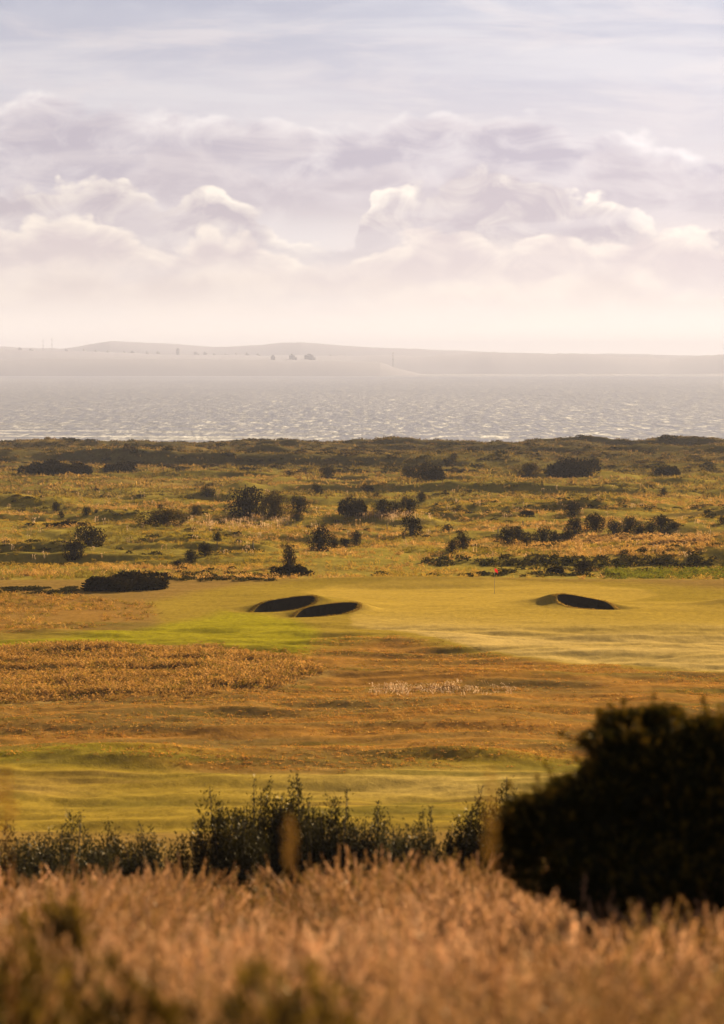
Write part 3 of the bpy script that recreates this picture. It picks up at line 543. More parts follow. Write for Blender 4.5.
# x, foot, width, height in the photograph, o = olive / d = dark / l = low and flat, label
B = [
(89,546,32,22,'d','round dark bush leaning over a smaller one, left part of the links'),(73,560,22,20,'d','ragged dark bush at the lower left foot of a round one'),
(162,526,50,17,'o','wide dense olive bush with a rounded top on the left links'),(126,589,90,16,'l','long low black thicket just behind the left end of the green'),
(69,526,38,5,'l','low flat dark mat of scrub between two small left bushes and the leaning pair'),
(56,512,8,10,'d','small upright dark bush, upper of two at the far left'),(61,518,7,7,'d','tiny dark bush touching the foot of an upright one at the far left'),(86,515,10,9,'d','small round dark bush right of the two at the far left'),
(96,513,5,4,'d','tiny dark tuft of bush right beside a small round bush'),(160,509,6,5,'d','tiny bush directly above the wide olive bush'),(74,494,7,3,'d','tiny dark speck of a bush, first from the left in the far row'),(97,491,6,3,'d','tiny flat dark bush, second from the left in the far row'),
(207,497,17,11,'d','domed dark bush standing alone above the olive ones'),(195,515,14,10,'o','small golden olive bush left of the big dark trio'),
(246,516,40,28,'d','largest dark tree-like bush, left one of the central trio'),(275,517,28,25,'o','lighter olive bush in the middle of the central trio'),(299,514,20,19,'d','dark bush with a ragged crown, right one of the central trio'),
(297,521,14,9,'d','small dark bush tucked under the right of the central trio'),(317,494,12,11,'d','single dark bush up the slope right of the central trio'),(352,515,29,17,'d','wide dark bush between the central trio and the right-hand clump'),
(327,478,17,11,'d','small dark bush far out near the dune bank, above the single dark bush'),(290,476,9,6,'d','tiny bush far out by the dune bank, left of a larger one'),
(205,556,15,14,'d','round dark bush just left of the slim sapling, right of a pair'),(191,563,13,13,'d','round dark bush, lower left one of a pair near the sapling'),
(289,567,15,22,'d','narrow upright dark bush rising from a low mound behind the left bunkers'),(291,575,40,11,'l','low spreading dark mound around the foot of a narrow bush'),
(319,551,25,25,'d','big round dark bush alone behind the left bunkers'),(334,548,8,14,'d','slim dark bush close to the right of a big round one'),(345,547,12,10,'d','small dark bush between a slim one and an upright one'),(356,546,11,15,'d','upright dark bush at the right end of a short row behind the bunkers'),
(367,493,14,9,'d','small domed bush beyond the wide dark bush'),(377,498,7,6,'d','tiny bush just right of a small domed one'),
(381,515,21,16,'d','left bush of the dense clump in the middle of the links'),(395,514,17,13,'d','middle low bush of the dense clump in the middle of the links'),(409,513,19,17,'d','right bush of the dense clump in the middle of the links'),(421,502,10,10,'d','small round bush above the right end of the dense clump'),
(411,536,22,22,'d','tall dark bush below the dense clump with a patch of shade at its left'),(448,532,12,8,'d','low dark bush right of the tall one below the dense clump'),
(452,552,15,13,'d','dark bush, left and lower one of a pair behind the middle of the green'),(463,549,13,19,'d','taller dark bush, right one of a pair behind the middle of the green'),
(508,545,18,19,'d','first and leftmost bush of the long row beyond the flag'),(518,541,13,14,'d','second bush of the long row, half behind the first'),(525,545,13,10,'d','low third bush of the long row beyond the flag'),(543,544,21,17,'d','broad fourth bush of the long row beyond the flag'),(554,541,9,11,'d','small fifth bush of the long row, against a broad one'),
(568,541,12,15,'d','front bush of the row left of the biggest round ones'),(575,534,18,17,'d','round bush of the row just left of the largest'),(595,533,21,20,'d','largest round bush of the long row'),(614,535,16,16,'d','round bush of the row standing on pale grass right of the largest'),
(629,530,16,14,'d','bush of the row set back behind a tiny one'),(627,534,7,6,'d','tiny bush in the gap between two round ones of the row'),(640,534,13,12,'d','bush of the row just left of the last dense pair'),(650,533,10,9,'d','low bush filling the gap before the last dense one of the row'),(661,531,20,16,'d','last big dense bush near the right end of the row'),(673,529,12,9,'d','small outermost bush at the right end of the row'),
(572,515,19,14,'d','pointed dark bush alone above the long row'),(722,524,10,8,'d','dark bush cut by the right edge of the photo'),(664,495,9,7,'d','tiny dark bush far out on the right slope'),
(555,574,20,9,'l','low dark bush, left one of two right behind the green'),(583,574,19,14,'d','rounder dark bush, right one of two right behind the green'),
(409,479,18,13,'d','dark bush by the dune bank, left one of a joined pair'),(430,479,29,16,'d','larger dark bush by the dune bank, right one of a joined pair'),(528,476,26,13,'o','olive bush alone at the foot of the dune bank'),(574,477,54,18,'d','widest dark thicket at the foot of the dune bank'),(667,475,26,10,'d','low dark bush at the foot of the bank on the far right'),
(55,474,70,13,'d','long dark thicket on the dune bank at the far left'),(120,472,34,9,'d','dark thicket on the dune bank right of the longest one'),(178,565,9,5,'d','tiny low bush left of the round pair near the sapling'),(527,515,16,5,'l','low dark cushion of scrub above the left of the long row'),
]
protos = {}
for i, (px, py, w, h, k, lab) in enumerate(B):
    x, y, z = P(px, py); s = y/F; W = w*s*(.92 if w < 24 else 1.0); Hh = h*s*1.04; D = min(W, 9.0)
    ro = rng.uniform(-.4, .4)
    if h < 9 and w < 14:                            # too small in the photo to show parts
        o = obj('bush', CRS[i % 4], None, (x, y, z-.02)); o.scale = (W, D, Hh); o.rotation_euler.z = ro
    else:
        o = obj('bush', None, None, (x, y, z-.02)); o.scale = (W, D, Hh); o.rotation_euler.z = ro
        pool = CRO if k == 'o' else CRL if w/h > 3.2 else CRW if w/h > 1.6 else CR; key = (id(pool), i % len(pool))
        if key not in protos:
            a = obj('crown', pool[i % len(pool)], o); b = obj('stem', STM[i % 3], o); protos[key] = (a, b)
        else:
            for q in protos[key]:
                c = q.copy(); COL.objects.link(c); c.parent = o
    tag(o, lab, 'bush', GRP)
# the sapling
x, y, z = P(217, 549); s = y/F; root = obj('sapling', None, None, (x, y, z)); tag(root, 'slim young tree with a bare stem and small tufted top', 'tree')
g = Bag(); g.tube([(0,0,-.1),(.03,0,.5),(0,.02,1.1)], [.05,.04,.025], (.06,.05,.03), 7); obj('trunk', g.mesh('trunk', M_BARK), root)
c = obj('crown', CR[2], root, (0, 0, 8*s)); c.scale = (8*s, 8*s, 9*s)
# marker posts
for (px, py, h, lab) in ((253,548,6.5,'thin wooden post alone in the rough right of the sapling'),(498,533.5,6,'thin wooden post left of the first bush of the long row'),(523,526.5,6,'thin wooden post above the left end of the long row of bushes'),(387,530,7,'thin wooden post left of the tall bush below the dense clump')):
    x, y, z = P(px, py); s = y/F; g = Bag(); hh = h*s; g.tube([(0,0,-.2),(0,0,hh*.93),(0,0,hh)], [.06,.055,.035], (.1,.1,.1), 8); g.tube([(0,0,hh*.7),(0,0,hh*.76)], [.068,.068], (.1,.1,.1), 8)
    tag(obj('marker_post', g.mesh('marker_post', M_WOODPOST), None, (x, y, z)), lab, 'post', 'posts in the rough')

# ------------------------------------------------------------------ flag
M_POLE = plain_mat('flagstick_paint', (.55, .50, .40), .4, (.45, .40, .30), 20, 0)
M_FLAG = leaf_mat('red_flag_cloth', .45, tint=(1.2, .8, .8), var=0)
x, y, z = P(494.5, 594); root = obj('golf_flag', None, None, (x, y, z)); tag(root, 'small red flag on a thin pole in the putting green', 'flag')
g = Bag(); g.tube([(0,0,-.1),(0,0,1.0),(0,0,2.08)], [.018,.016,.014], (.5,.5,.4), 8); obj('pole', g.mesh('pole', M_POLE), root)
g = Bag(); nu, nv = 10, 6; V = [(  .016+.27*a/nu*(.9), .05*math.sin(a*.9)*a/nu, 2.05-.27*b/nv-.16*(a/nu)**1.5) for b in range(nv+1) for a in range(nu+1)]
g.add(V, [(b*(nu+1)+a, b*(nu+1)+a+1, (b+1)*(nu+1)+a+1, (b+1)*(nu+1)+a) for b in range(nv) for a in range(nu)], (.42, .02, .022)); obj('flag_cloth', g.mesh('flag_cloth', M_FLAG, True), root)
g = Bag(); th = np.linspace(0, 2*math.pi, 17)[:-1]; V = [(r*math.cos(t), r*math.sin(t), zz) for r, zz in ((.054,.012),(.054,-.08),(.004,-.08)) for t in th]
g.add(V, [(i*16+j, i*16+(j+1) % 16, (i+1)*16+(j+1) % 16, (i+1)*16+j) for i in range(2) for j in range(16)], (.5,.5,.5)); obj('hole_cup', g.mesh('hole_cup', M_POLE), root)

# ------------------------------------------------------------------ silvery shrubs below the brow
def shrub(px, w, ytop, Yd, label, dark=False, lean=0.0):
    s = Yd/F; Xc = (px-CX)*s; zg = float(H(Xc, Yd)); top = CAMZ-(ytop-HY)*s; Hh = top-zg; R = w*s/2*1.45
    root = obj('shrub', None, None, (Xc, Yd, zg)); tag(root, label, 'shrub', 'leafy shrubs below the brow')
    g = Bag(); st = Bag(); ns = int(120+70*R); lead = random.uniform(-.3, .3)*R
    for k in range(ns):
        a = random.uniform(0, 6.28); r = random.random()**.42; ex, ey = r*math.cos(a)*R, r*math.sin(a)*R*.9
        hh = Hh*(1-.20*r**2)*random.uniform(.70, .94)
        if k < 5: ex, ey = lead+random.uniform(-.25, .25)*R, random.uniform(-.3, .3)*R; hh = Hh*random.uniform(.9, 1.0) if k else Hh
        bx_, by_ = ex*.45, ey*.45; t = np.linspace(0, 1, 9)
        cur = np.stack([bx_+(ex-bx_)*t**1.3+lean*Hh*t**2*.25+.04*np.sin(t*5+a), by_+(ey-by_)*t**1.3, hh*t], -1)
        if k % 6 == 0: st.tube(cur[::2], np.linspace(.022, .005, 5), (.06,.05,.035), 5)
        nl = int(95*hh/1.8); q = rng.uniform(.10, 1, nl)**.8; p = np.stack([np.interp(q, t, cur[:, i]) for i in range(3)], -1)
        d = rand_dirs(nl); d[:, 2] = np.abs(d[:, 2])*.6+.55; d /= np.linalg.norm(d, axis=1)[:, None]
        base = np.array((.030, .027, .010) if dark else (.054, .050, .026)); c = base*rng.uniform(.5, 1.5, (nl, 1))
        side = rng.random(nl) < .5; p = p+np.where(side[:, None], rand_dirs(nl)*.09, rand_dirs(nl)*.03)
        g.add(*leaves(p, d, rng.uniform(.05, .09, nl), .018+.010*rng.random(nl), c))
    obj('foliage', g.mesh('foliage', M_SILVER), root); obj('stem', st.mesh('stem', M_BARK), root)
shrub(10, 96, 819, 46, 'leafy grey green shrub cut by the left edge, below a blurred brown stalk')
shrub(62, 84, 810, 47, 'silvery leafy shrub with one shoot rising above its neighbours, left of the dark gap')
shrub(112, 56, 822, 48, 'darkest rounded shrub of the left group', True)
shrub(150, 62, 823, 47, 'pale silvery shrub at the right end of the left group')
shrub(222, 74, 788, 47, 'broad dark shrub at the left end of the main hedge', True)
shrub(262, 62, 779, 49, 'tall shrub with spiky shoots just left of the tallest one in the hedge', True)
shrub(296, 52, 773, 49, 'tallest spiky shrub of the hedge, behind the blurred upright seed head', True)
shrub(333, 62, 790, 48, 'leafy shrub right of the tallest one in the hedge', True)
shrub(375, 60, 802, 48, 'silvery mid hedge shrub with many short upright shoots')
shrub(414, 54, 808, 47, 'lowest silvery shrub of the hedge, left of the leaning one')
shrub(460, 58, 787, 48, 'dark shrub leaning to the right near the blurred yellow stalk', True, .5)
shrub(503, 48, 778, 50, 'slender shrub half hidden by the big black bush', True, .2)

# ------------------------------------------------------------------ the big bush on the right
YB = 19.0; sB = YB/F; zb = float(H((660-CX)*sB, YB)); xb = (665-CX)*sB
root = obj('gorse_bush', None, None, (xb, YB, zb)); tag(root, 'big dense blackish bush on the right, out of focus, with yellowish tips', 'bush')
lob = [(680,812,88,84,.55),(672,855,84,58,.5),(652,757,52,36,.4),(601,733,26,8,.16),(636,727,36,16,.25),(664,718,24,12,.2),(700,735,44,24,.3),(738,740,34,22,.3),(532,822,32,33,.32),(562,806,32,24,.3),(596,790,26,26,.3),(545,852,44,40,.4),(615,866,74,48,.5),(752,800,74,96,.6),(690,890,100,60,.6),(780,760,50,50,.45),(612,780,36,34,.35)]
lob.append((574,794,28,22,.3)); lob = [(a, b+6, c_, d_, e_) for a, b, c_, d_, e_ in lob]
lc = np.array([((a-CX)*sB-xb, random.uniform(-.25, .25), CAMZ-(b-HY)*sB-zb) for a, b, *_ in lob]); lr = np.array([(rx*sB, dd, ry*sB) for _, _, rx, ry, dd in lob])
n = 120000; vol = (lr[:, 0]*lr[:, 2]*lr[:, 1])**(2/3); k = rng.choice(len(lob), n, p=vol/vol.sum()); d = rand_dirs(n); q = rng.uniform(.2, 1, n)**.45
jag = 1+.26*fbm(d[:, 0]*3+k*5, d[:, 2]*3+d[:, 1]*2, 91, 3); p = lc[k]+d*lr[k]*(q*jag)[:, None]; ok = p[:, 2] > .02; p, d, q = p[ok], d[ok], q[ok]; n = len(p)
dd = d*.8+rand_dirs(n)*.6+np.array([0, 0, .5]); dd /= np.linalg.norm(dd, axis=1)[:, None]
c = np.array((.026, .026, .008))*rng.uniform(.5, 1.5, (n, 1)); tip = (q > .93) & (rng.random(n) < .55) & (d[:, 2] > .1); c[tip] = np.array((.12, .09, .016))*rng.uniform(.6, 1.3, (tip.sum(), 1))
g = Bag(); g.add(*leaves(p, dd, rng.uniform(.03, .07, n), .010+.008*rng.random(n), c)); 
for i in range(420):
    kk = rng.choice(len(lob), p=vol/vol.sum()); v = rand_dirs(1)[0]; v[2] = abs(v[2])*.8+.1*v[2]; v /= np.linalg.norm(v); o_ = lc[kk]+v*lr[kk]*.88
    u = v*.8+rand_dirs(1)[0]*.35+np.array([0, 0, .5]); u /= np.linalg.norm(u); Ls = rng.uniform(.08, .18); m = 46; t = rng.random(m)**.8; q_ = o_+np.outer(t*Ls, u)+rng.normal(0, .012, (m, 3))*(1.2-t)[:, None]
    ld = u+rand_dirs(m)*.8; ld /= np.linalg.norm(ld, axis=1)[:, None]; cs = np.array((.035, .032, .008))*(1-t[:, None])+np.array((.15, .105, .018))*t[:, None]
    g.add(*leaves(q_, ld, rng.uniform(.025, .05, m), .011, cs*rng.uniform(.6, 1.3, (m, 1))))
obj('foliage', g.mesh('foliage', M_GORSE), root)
g = Bag()
for i in range(14):
    a = lc[i % len(lc)]; b = np.array([a[0]*.35+random.uniform(-.2, .2), a[1]*.4, -.05]); m = (a+b)/2+np.array([random.uniform(-.1, .1), random.uniform(-.1, .1), .1]); g.tube([b, (b+m)/2, m, a], [.035, .028, .02, .008], (.05,.04,.03), 6)
obj('stem', g.mesh('stem', M_BARK), root)

# ------------------------------------------------------------------ the grass in front
def fore_template(h=1.0):
    g = Bag(); V, Q, ctr = ribbon(1.0, random.uniform(.1, .75), random.uniform(0, 6.28), .006, 5); g.add(V, Q, np.full(3, .9))
    n = 24; t = np.linspace(0, 1, n); L = random.uniform(.12, .24); top = ctr[-1]; dirv = ctr[-1]-ctr[-2]; dirv /= np.linalg.norm(dirv)
    p = top-np.outer((1-t)*L, dirv)+np.outer(t*.03, [0, 0, 1]); d = rand_dirs(n)*random.uniform(.35, .7)+dirv; d /= np.linalg.norm(d, axis=1)[:, None]
    g.add(*leaves(p, d, .045*(1.2-t*.5), .014, np.repeat(rng.uniform(.95, 1.3, (n, 1)), 3, 1)))
    return np.concatenate(g.V), np.concatenate(g.Q), np.concatenate(g.C)
T_FORE = [fore_template() for _ in range(16)]; T_FORE += [tuft_template(2, .012, 1.3, .10, 0) for _ in range(6)]; T_BASE = [tuft_template(6, .020, .9, .12, 0) for _ in range(8)]
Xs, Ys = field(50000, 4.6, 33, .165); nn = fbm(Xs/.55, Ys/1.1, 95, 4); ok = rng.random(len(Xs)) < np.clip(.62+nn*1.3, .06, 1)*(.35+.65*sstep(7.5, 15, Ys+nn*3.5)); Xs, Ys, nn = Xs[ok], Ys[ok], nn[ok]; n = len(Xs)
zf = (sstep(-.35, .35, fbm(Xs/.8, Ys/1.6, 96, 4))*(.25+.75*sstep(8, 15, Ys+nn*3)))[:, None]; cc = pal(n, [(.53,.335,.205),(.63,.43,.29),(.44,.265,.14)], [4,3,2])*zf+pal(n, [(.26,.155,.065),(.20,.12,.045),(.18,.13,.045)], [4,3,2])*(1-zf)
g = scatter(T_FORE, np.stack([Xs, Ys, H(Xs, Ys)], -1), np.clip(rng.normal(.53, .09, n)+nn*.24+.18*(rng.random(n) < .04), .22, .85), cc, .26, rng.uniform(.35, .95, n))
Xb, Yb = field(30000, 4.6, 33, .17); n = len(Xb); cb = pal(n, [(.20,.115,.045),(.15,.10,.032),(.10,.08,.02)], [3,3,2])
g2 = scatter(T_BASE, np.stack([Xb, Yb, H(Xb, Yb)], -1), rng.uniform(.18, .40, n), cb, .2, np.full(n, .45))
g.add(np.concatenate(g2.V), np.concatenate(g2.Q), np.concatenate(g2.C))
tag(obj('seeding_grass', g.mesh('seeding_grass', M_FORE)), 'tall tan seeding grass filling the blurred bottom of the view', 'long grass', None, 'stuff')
# dark leafy weeds among it
def weed(px, ytop, w, Yd, label, tall=.5):
    s = Yd/F; Xc = (px-CX)*s; zg = float(H(Xc, Yd)); top = CAMZ-(ytop-HY)*s; Hh = max(top-zg, .3); R = w*s/2
    g = Bag(); nl = 1300; d = rand_dirs(nl); d[:, 2] = np.abs(d[:, 2]); q = rng.uniform(.2, 1, nl)**.5
    p = d*q[:, None]*np.array([R, R*.9, Hh])*(1+.25*fbm(d[:, 0]*4, d[:, 1]*4+d[:, 2]*3, int(px), 2))[:, None]; p[:, 2] = np.minimum(np.sign(p[:, 2])*(np.abs(p[:, 2])/Hh)**.6*Hh, Hh*1.1); dd = d*.7+rand_dirs(nl)*.6+np.array([0, 0, .6]); dd /= np.linalg.norm(dd, axis=1)[:, None]
    g.add(*leaves(p, dd, rng.uniform(.04, .09, nl), .018+.014*rng.random(nl), np.array((.17, .125, .045))*rng.uniform(.5, 1.5, (nl, 1))))
    root = obj('weed_clump', None, None, (Xc, Yd, zg)); tag(root, label, 'weeds', 'leafy weeds in the near grass'); obj('foliage', g.mesh('foliage', M_BUSH), root)
    st = Bag()
    for k in range(6): a = k*1.05; st.tube([(0,0,-.02),(R*.3*math.cos(a), R*.3*math.sin(a), Hh*.5),(R*.6*math.cos(a), R*.6*math.sin(a), Hh*.8)], [.006,.005,.002], (.08,.07,.03), 5)
    obj('stem', st.mesh('stem', M_BUSH), root)
weed(10, 950, 190, 8.6, 'large dark blurred weed clump in the bottom left corner'); weed(290, 978, 210, 7.8, 'dark green blurred weed clump at the bottom, left of the middle'); weed(63, 906, 75, 12.5, 'small dark green weed clump on the left, above the corner clump')
weed(140, 980, 150, 8.1, 'blurred brownish green weed clump between the corner clump and the middle one')
# blurred seed stalks close to the lens
def stalk(px, ytop, hpx, wpx, Yd, label, col):
    s = Yd/F; Xc = (px-CX)*s; zg = float(H(Xc, Yd)); Hh = CAMZ-(ytop-HY)*s-zg; root = obj('seed_stalk', None, None, (Xc, Yd, zg)); tag(root, label, 'seed stalk', 'blurred seed stalks')
    st = Bag(); st.tube([(0,0,-.03),(.02,0,Hh*.4),(.01,.01,Hh*.8),(0,0,Hh)], [.005,.0045,.0035,.0015], col, 6); obj('stem', st.mesh('stem', M_DOCK), root)
    n = 130; L = hpx*s; t = rng.random(n); R = wpx*s/2*np.sin(np.pi*(.06+.9*t))**.9*1.15; a = rng.uniform(0, 6.28, n); rr = R*np.sqrt(rng.random(n)); p = np.stack([rr*np.cos(a), rr*np.sin(a), Hh-L*(1-t)], -1)
    d = rand_dirs(n)*.7+np.array([0, 0, .7]); d /= np.linalg.norm(d, axis=1)[:, None]; g = Bag(); g.add(*leaves(p, d, .012, .007, np.array(col)*rng.uniform(.7, 1.3, (n, 1)))); obj('seed_head', g.mesh('seed_head', M_DOCK), root)
stalk(290, 813, 60, 11, 9.0, 'blurred upright brown seed head in front of the tallest hedge shrub', (.30, .19, .06))
stalk(490, 772, 95, 15, 8.2, 'blurred yellow seed stalk beside the left edge of the big black bush', (.34, .21, .05))
stalk(5, 768, 75, 26, 7.2, 'wide blurred orange brown seed head at the left edge of the photo', (.30, .15, .04))

# ------------------------------------------------------------------ air
hz = Bag(); hz.box(-9500, 9500, -4500, 16500, -6.0, 158, (1, 1, 1)); m, nt = newmat('haze_air')
pv = N(nt, 'ShaderNodeVolumePrincipled'); pv.inputs['Color'].default_value = (.66, .70, .92, 1); pv.inputs['Density'].default_value = .000105; pv.inputs['Anisotropy'].default_value = 0.0
o = N(nt, 'ShaderNodeOutputMaterial'); nt.links.new(pv.outputs[0], o.inputs['Volume'])
tag(obj('haze', hz.mesh('haze', m)), 'pale haze lying over the sea and far shore', 'haze', None, 'stuff')
HAZE_LOW = min(v[2] for v in Vg)

# ------------------------------------------------------------------ sky
DIM[0] = '2D'
w = bpy.data.worlds.new('World'); scene.world = w; w.use_nodes = True; nt = w.node_tree; nt.nodes.clear()
SKY = .05
def disp(r, g, b):                                  # a picture colour as sky radiance
    f = lambda c: ((c/255+.055)/1.055)**2.4 if c > 10 else c/255/12.92
    return tuple(f(c)/2**EXPO for c in (r, g, b))
tcn = N(nt, 'ShaderNodeTexCoord'); sep = N(nt, 'ShaderNodeSeparateXYZ'); nt.links.new(tcn.outputs['Generated'], sep.inputs[0])
sky = N(nt, 'ShaderNodeTexSky', sky_type='NISHITA'); sky.sun_disc = False; sky.sun_elevation = math.radians(SUN_EL); sky.sun_rotation = math.radians(SUN_AZ)
sky.altitude = 30; sky.air_density = 1.0; sky.dust_density = 2.0; sky.ozone_density = 1.5
skc = N(nt, 'ShaderNodeVectorMath', operation='SCALE'); nt.links.new(sky.outputs[0], skc.inputs[0]); skc.inputs['Scale'].default_value = SKY
yc = math_n(nt, 'MAXIMUM', sep.outputs[1], .03); U = math_n(nt, 'MULTIPLY', math_n(nt, 'DIVIDE', sep.outputs[0], yc), 30); Vv = math_n(nt, 'MULTIPLY', math_n(nt, 'DIVIDE', sep.outputs[2], yc), 30)
cmb = N(nt, 'ShaderNodeCombineXYZ'); nt.links.new(U, cmb.inputs[0]); nt.links.new(Vv, cmb.inputs[1]); PV = cmb.outputs[0]
def curve(pts, lo, hi):                             # height of a cloud bank against bearing
    n = N(nt, 'ShaderNodeFloatCurve'); cm = n.mapping; cv = cm.curves[0]
    pts = [((p[0]-CX)/100, (HY-p[1])/100) for p in pts]; x0, x1 = -6.0, 6.0
    q = [((a-x0)/(x1-x0), (b-lo)/(hi-lo)) for a, b in pts]; q = [(0, q[0][1])]+q+[(1, q[-1][1])]
    cv.points[0].location = q[0]; cv.points[1].location = q[-1]
    for a in q[1:-1]: cv.points.new(*a)
    cm.update(); nt.links.new(math_n(nt, 'MULTIPLY_ADD', U, 1/(x1-x0), -x0/(x1-x0)), n.inputs['Value'])
    return math_n(nt, 'MULTIPLY_ADD', n.outputs[0], hi-lo, lo)
def vor(vec, scale, seed):
    wv = N(nt, 'ShaderNodeVectorMath', operation='MULTIPLY_ADD'); nz = noise_n(nt, mapping(nt, vec, (scale*.7,)*3, (seed, 0, 0)), 1, 3, .6, 0, True)
    nt.links.new(nz, wv.inputs[0]); wv.inputs[1].default_value = (.9/scale, .9/scale, 0); nt.links.new(vec, wv.inputs[2])
    v = N(nt, 'ShaderNodeTexVoronoi', feature='F1', voronoi_dimensions='2D'); v.inputs['Scale'].default_value = 1
    nt.links.new(mapping(nt, wv.outputs[0], (scale*.8, scale*1.25, 1), (seed*3.1, seed, 0)), v.inputs['Vector']); return v.outputs['Distance']
def bank(prev, pts, rimc, bodyc, amp, scale, thick, soft, seed, fade=None, opac=1.0, puff=1.0, keep=.08, gain=None):
    T = curve(pts, 0, 4.0)
    n1 = noise_n(nt, mapping(nt, PV, (scale*.55, scale*1.15, 1), (seed, seed*1.7, 0)), 1, 7, .6, .4)
    v1 = vor(PV, scale*1.5, seed); v2 = vor(PV, scale*4.0, seed+2)
    e = math_n(nt, 'MULTIPLY', math_n(nt, 'SUBTRACT', n1, .5), amp*4)
    b = math_n(nt, 'ADD', math_n(nt, 'MULTIPLY_ADD', v1, -.24*puff, .10*puff), math_n(nt, 'MULTIPLY_ADD', v2, -.07*puff, .03*puff))
    s = math_n(nt, 'SUBTRACT', math_n(nt, 'ADD', T, math_n(nt, 'ADD', e, b)), Vv)
    mask = ramp(nt, s, 0, soft)
    if fade: mask = math_n(nt, 'MULTIPLY', mask, ramp(nt, Vv, fade[0], fade[1]))
    brk = ramp(nt, noise_n(nt, mapping(nt, PV, (1.1, 1.6, 1), (seed+7, 2, 0)), 1, 2, .6), .33, .58)
    rim = math_n(nt, 'MULTIPLY', math_n(nt, 'SUBTRACT', 1.0, ramp(nt, s, .0, thick)), math_n(nt, 'MULTIPLY_ADD', brk, .95-keep, keep))
    if gain: rim = math_n(nt, 'MULTIPLY', rim, math_n(nt, 'DIVIDE', curve(gain, 0, 4.0), 3.0))
    tex = noise_n(nt, mapping(nt, PV, (scale*.8, scale*1.5, 1), (seed+4, 1, 0)), 1, 6, .62, .6)
    lump = math_n(nt, 'ADD', math_n(nt, 'MULTIPLY_ADD', tex, 2.2, -1.0), math_n(nt, 'MULTIPLY', b, 2.2))
    l = math_n(nt, 'ADD', rim, math_n(nt, 'MULTIPLY', lump, .8), None, True)
    return mixc(nt, math_n(nt, 'MULTIPLY', mask, opac), prev, mixc(nt, l, bodyc, rimc))
# thin veil over the blue, warming towards the horizon
vg = N(nt, 'ShaderNodeValToRGB'); nt.links.new(math_n(nt, 'MULTIPLY', Vv, .25, None, True), vg.inputs[0]); e = vg.color_ramp.elements
e[0].position = 0; e[0].color = (*disp(255, 240, 226), 1); e[1].position = 1; e[1].color = (*disp(182, 186, 204), 1)
for p_, c_ in ((.12, (253, 238, 226)), (.25, (247, 233, 226)), (.5, (224, 215, 218)), (.72, (203, 201, 213))):
    q = e.new(p_); q.color = (*disp(*c_), 1)
veil = noise_n(nt, mapping(nt, PV, (.22, 1.9, 1)), 1, 6, .6, .15)
front = ramp(nt, sep.outputs[1], .05, .5); lowm = math_n(nt, 'SUBTRACT', 1.0, ramp(nt, Vv, 5, 14)); vis = math_n(nt, 'MULTIPLY', front, lowm)
cl = mixc(nt, math_n(nt, 'MULTIPLY', ramp(nt, veil, .40, .72), .6), vg.outputs[0], disp(232, 227, 230))
cl = bank(cl, [(-200,40),(0,0),(100,-10),(160,-2),(180,0),(200,2),(240,-4),(290,20),(400,-30),(550,-20),(600,14),(640,-10),(1000,0)], disp(226, 225, 232), disp(200, 201, 214), .10, 1.0, .25, .25, 2.2, (3.3, 3.62), .5)
cl = bank(cl, [(-250,104),(0,97),(25,90),(45,87),(70,100),(150,107),(240,115),(330,122),(400,116),(470,110),(540,115),(580,130),(620,125),(660,138),(724,154),(1000,154)], disp(246, 238, 238), disp(194, 186, 198), .055, 1.7, .30, .13, 5.5, (1.4, 1.9), 1.0, .8, .38)
cl = bank(cl, [(-250,178),(0,172),(100,172),(140,150),(165,130),(190,126),(215,138),(240,154),(300,162),(420,155),(520,164),(640,146),(724,164),(1000,170)], disp(242, 232, 232), disp(203, 193, 201), .12, 1.5, .35, .25, 8.1, (1.2, 1.7), .8)
cl = bank(cl, [(-250,186),(0,185),(50,183),(100,180),(140,188),(165,204),(185,190),(208,180),(235,190),(265,216),(300,235),(340,242),(362,218),(380,190),(400,181),(420,189),(440,182),(470,172),(520,167),(550,176),(572,196),(600,193),(640,209),(680,225),(724,218),(1000,219)], disp(262, 250, 237), disp(199, 188, 196), .075, 2.0, .34, .085, 11.3, (.8, 1.4), 1.0, 1.0, .35, [(a, HY-300*b) for a, b in ((-200,.35),(0,.4),(60,.75),(130,.5),(180,.7),(205,1.1),(290,1.1),(340,.4),(370,.9),(395,1.2),(420,.4),(460,.12),(550,.15),(575,.9),(600,1.15),(650,1.0),(690,.3),(724,.4),(900,.5))])
stk = noise_n(nt, mapping(nt, PV, (.5, 2.6, 1), (4, 9, 0)), 1, 6, .6, .4)
cl = mixc(nt, math_n(nt, 'MULTIPLY', ramp(nt, stk, .45, .7), .45), cl, disp(236, 226, 226))
cl = bank(cl, [(-250,222),(0,226),(60,214),(120,222),(170,240),(215,226),(260,236),(330,262),(400,232),(450,222),(500,238),(560,226),(620,240),(660,226),(724,236),(1000,236)], disp(266, 252, 236), disp(222, 207, 208), .10, 1.8, .36, .12, 14.7, (.35, 1.2), .85)
cl = bank(cl, [(-250,262),(0,266),(80,256),(160,270),(240,258),(330,280),(420,262),(520,270),(600,256),(680,272),(1000,262)], disp(270, 255, 238), disp(232, 216, 210), .12, 1.4, .5, .3, 17.7, (.2, .9), .7)
cl = mixc(nt, math_n(nt, 'SUBTRACT', 1.0, ramp(nt, Vv, .05, .85)), cl, disp(300, 283, 266))
warm = math_n(nt, 'MULTIPLY_ADD', ramp(nt, U, -4, 5), .20, 1.02)
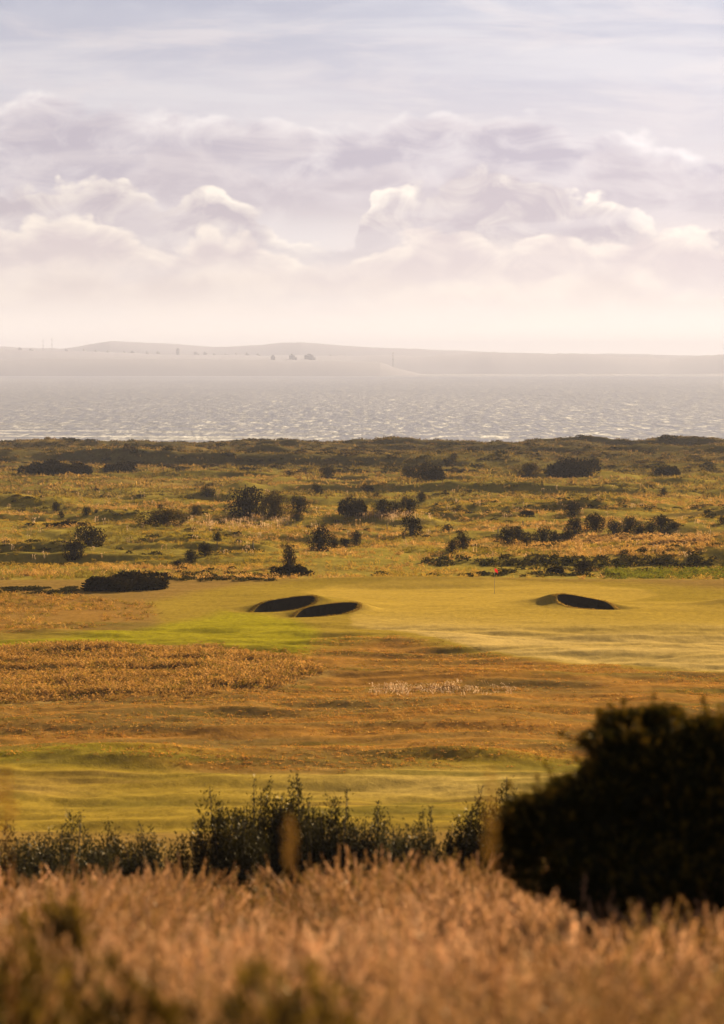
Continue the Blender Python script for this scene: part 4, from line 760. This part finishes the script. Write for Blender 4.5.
cw = N(nt, 'ShaderNodeVectorMath', operation='SCALE'); nt.links.new(cl, cw.inputs[0]); nt.links.new(warm, cw.inputs['Scale']); cl = cw.outputs[0]
DIM[0] = '3D'
hi = noise_n(nt, mapping(nt, tcn.outputs['Generated'], (1.5, 1.5, 4)), 1.6, 6, .6)
cover = math_n(nt, 'MULTIPLY_ADD', ramp(nt, hi, .38, .60), .45, .50)
rest = mixc(nt, cover, skc.outputs[0], disp(98, 90, 88))
fin = mixc(nt, vis, rest, cl)
bg = N(nt, 'ShaderNodeBackground'); nt.links.new(fin, bg.inputs['Color']); bg.inputs['Strength'].default_value = 1.0
wo = N(nt, 'ShaderNodeOutputWorld'); nt.links.new(bg.outputs[0], wo.inputs[0])
w.cycles.sampling_method = 'MANUAL'; w.cycles.sample_map_resolution = 512

# ------------------------------------------------------------------ sun, camera, render
L = bpy.data.lights.new('sun', 'SUN'); L.energy = 5.0; L.angle = math.radians(.53); L.color = (1.0, .80, .52); so = obj('sun', L)
az, el = math.radians(SUN_AZ), math.radians(SUN_EL); from mathutils import Vector
so.rotation_euler = Vector((math.sin(az)*math.cos(el), math.cos(az)*math.cos(el), math.sin(el))).to_track_quat('Z', 'Y').to_euler()
cam = bpy.data.cameras.new('camera'); co = obj('camera', cam, None, (0, 0, CAMZ)); co.rotation_euler = (math.pi/2, 0, 0)
cam.sensor_fit = 'VERTICAL'; cam.sensor_height = 36; cam.sensor_width = 36; cam.lens = F/1024*36; cam.shift_y = -(512-HY)/1024
cam.clip_start = .1; cam.clip_end = 60000; cam.dof.use_dof = True; cam.dof.focus_distance = 250; cam.dof.aperture_fstop = 2.4
scene.camera = co
vs = scene.view_settings; vs.view_transform = 'Standard'; vs.look = 'None'; vs.exposure = EXPO; vs.gamma = 1
c = scene.cycles; c.use_denoising = True; c.max_bounces = 5; c.diffuse_bounces = 3; c.glossy_bounces = 2; c.transmission_bounces = 3; c.volume_bounces = 1; c.transparent_max_bounces = 4
c.caustics_reflective = False; c.caustics_refractive = False; c.sample_clamp_indirect = 6
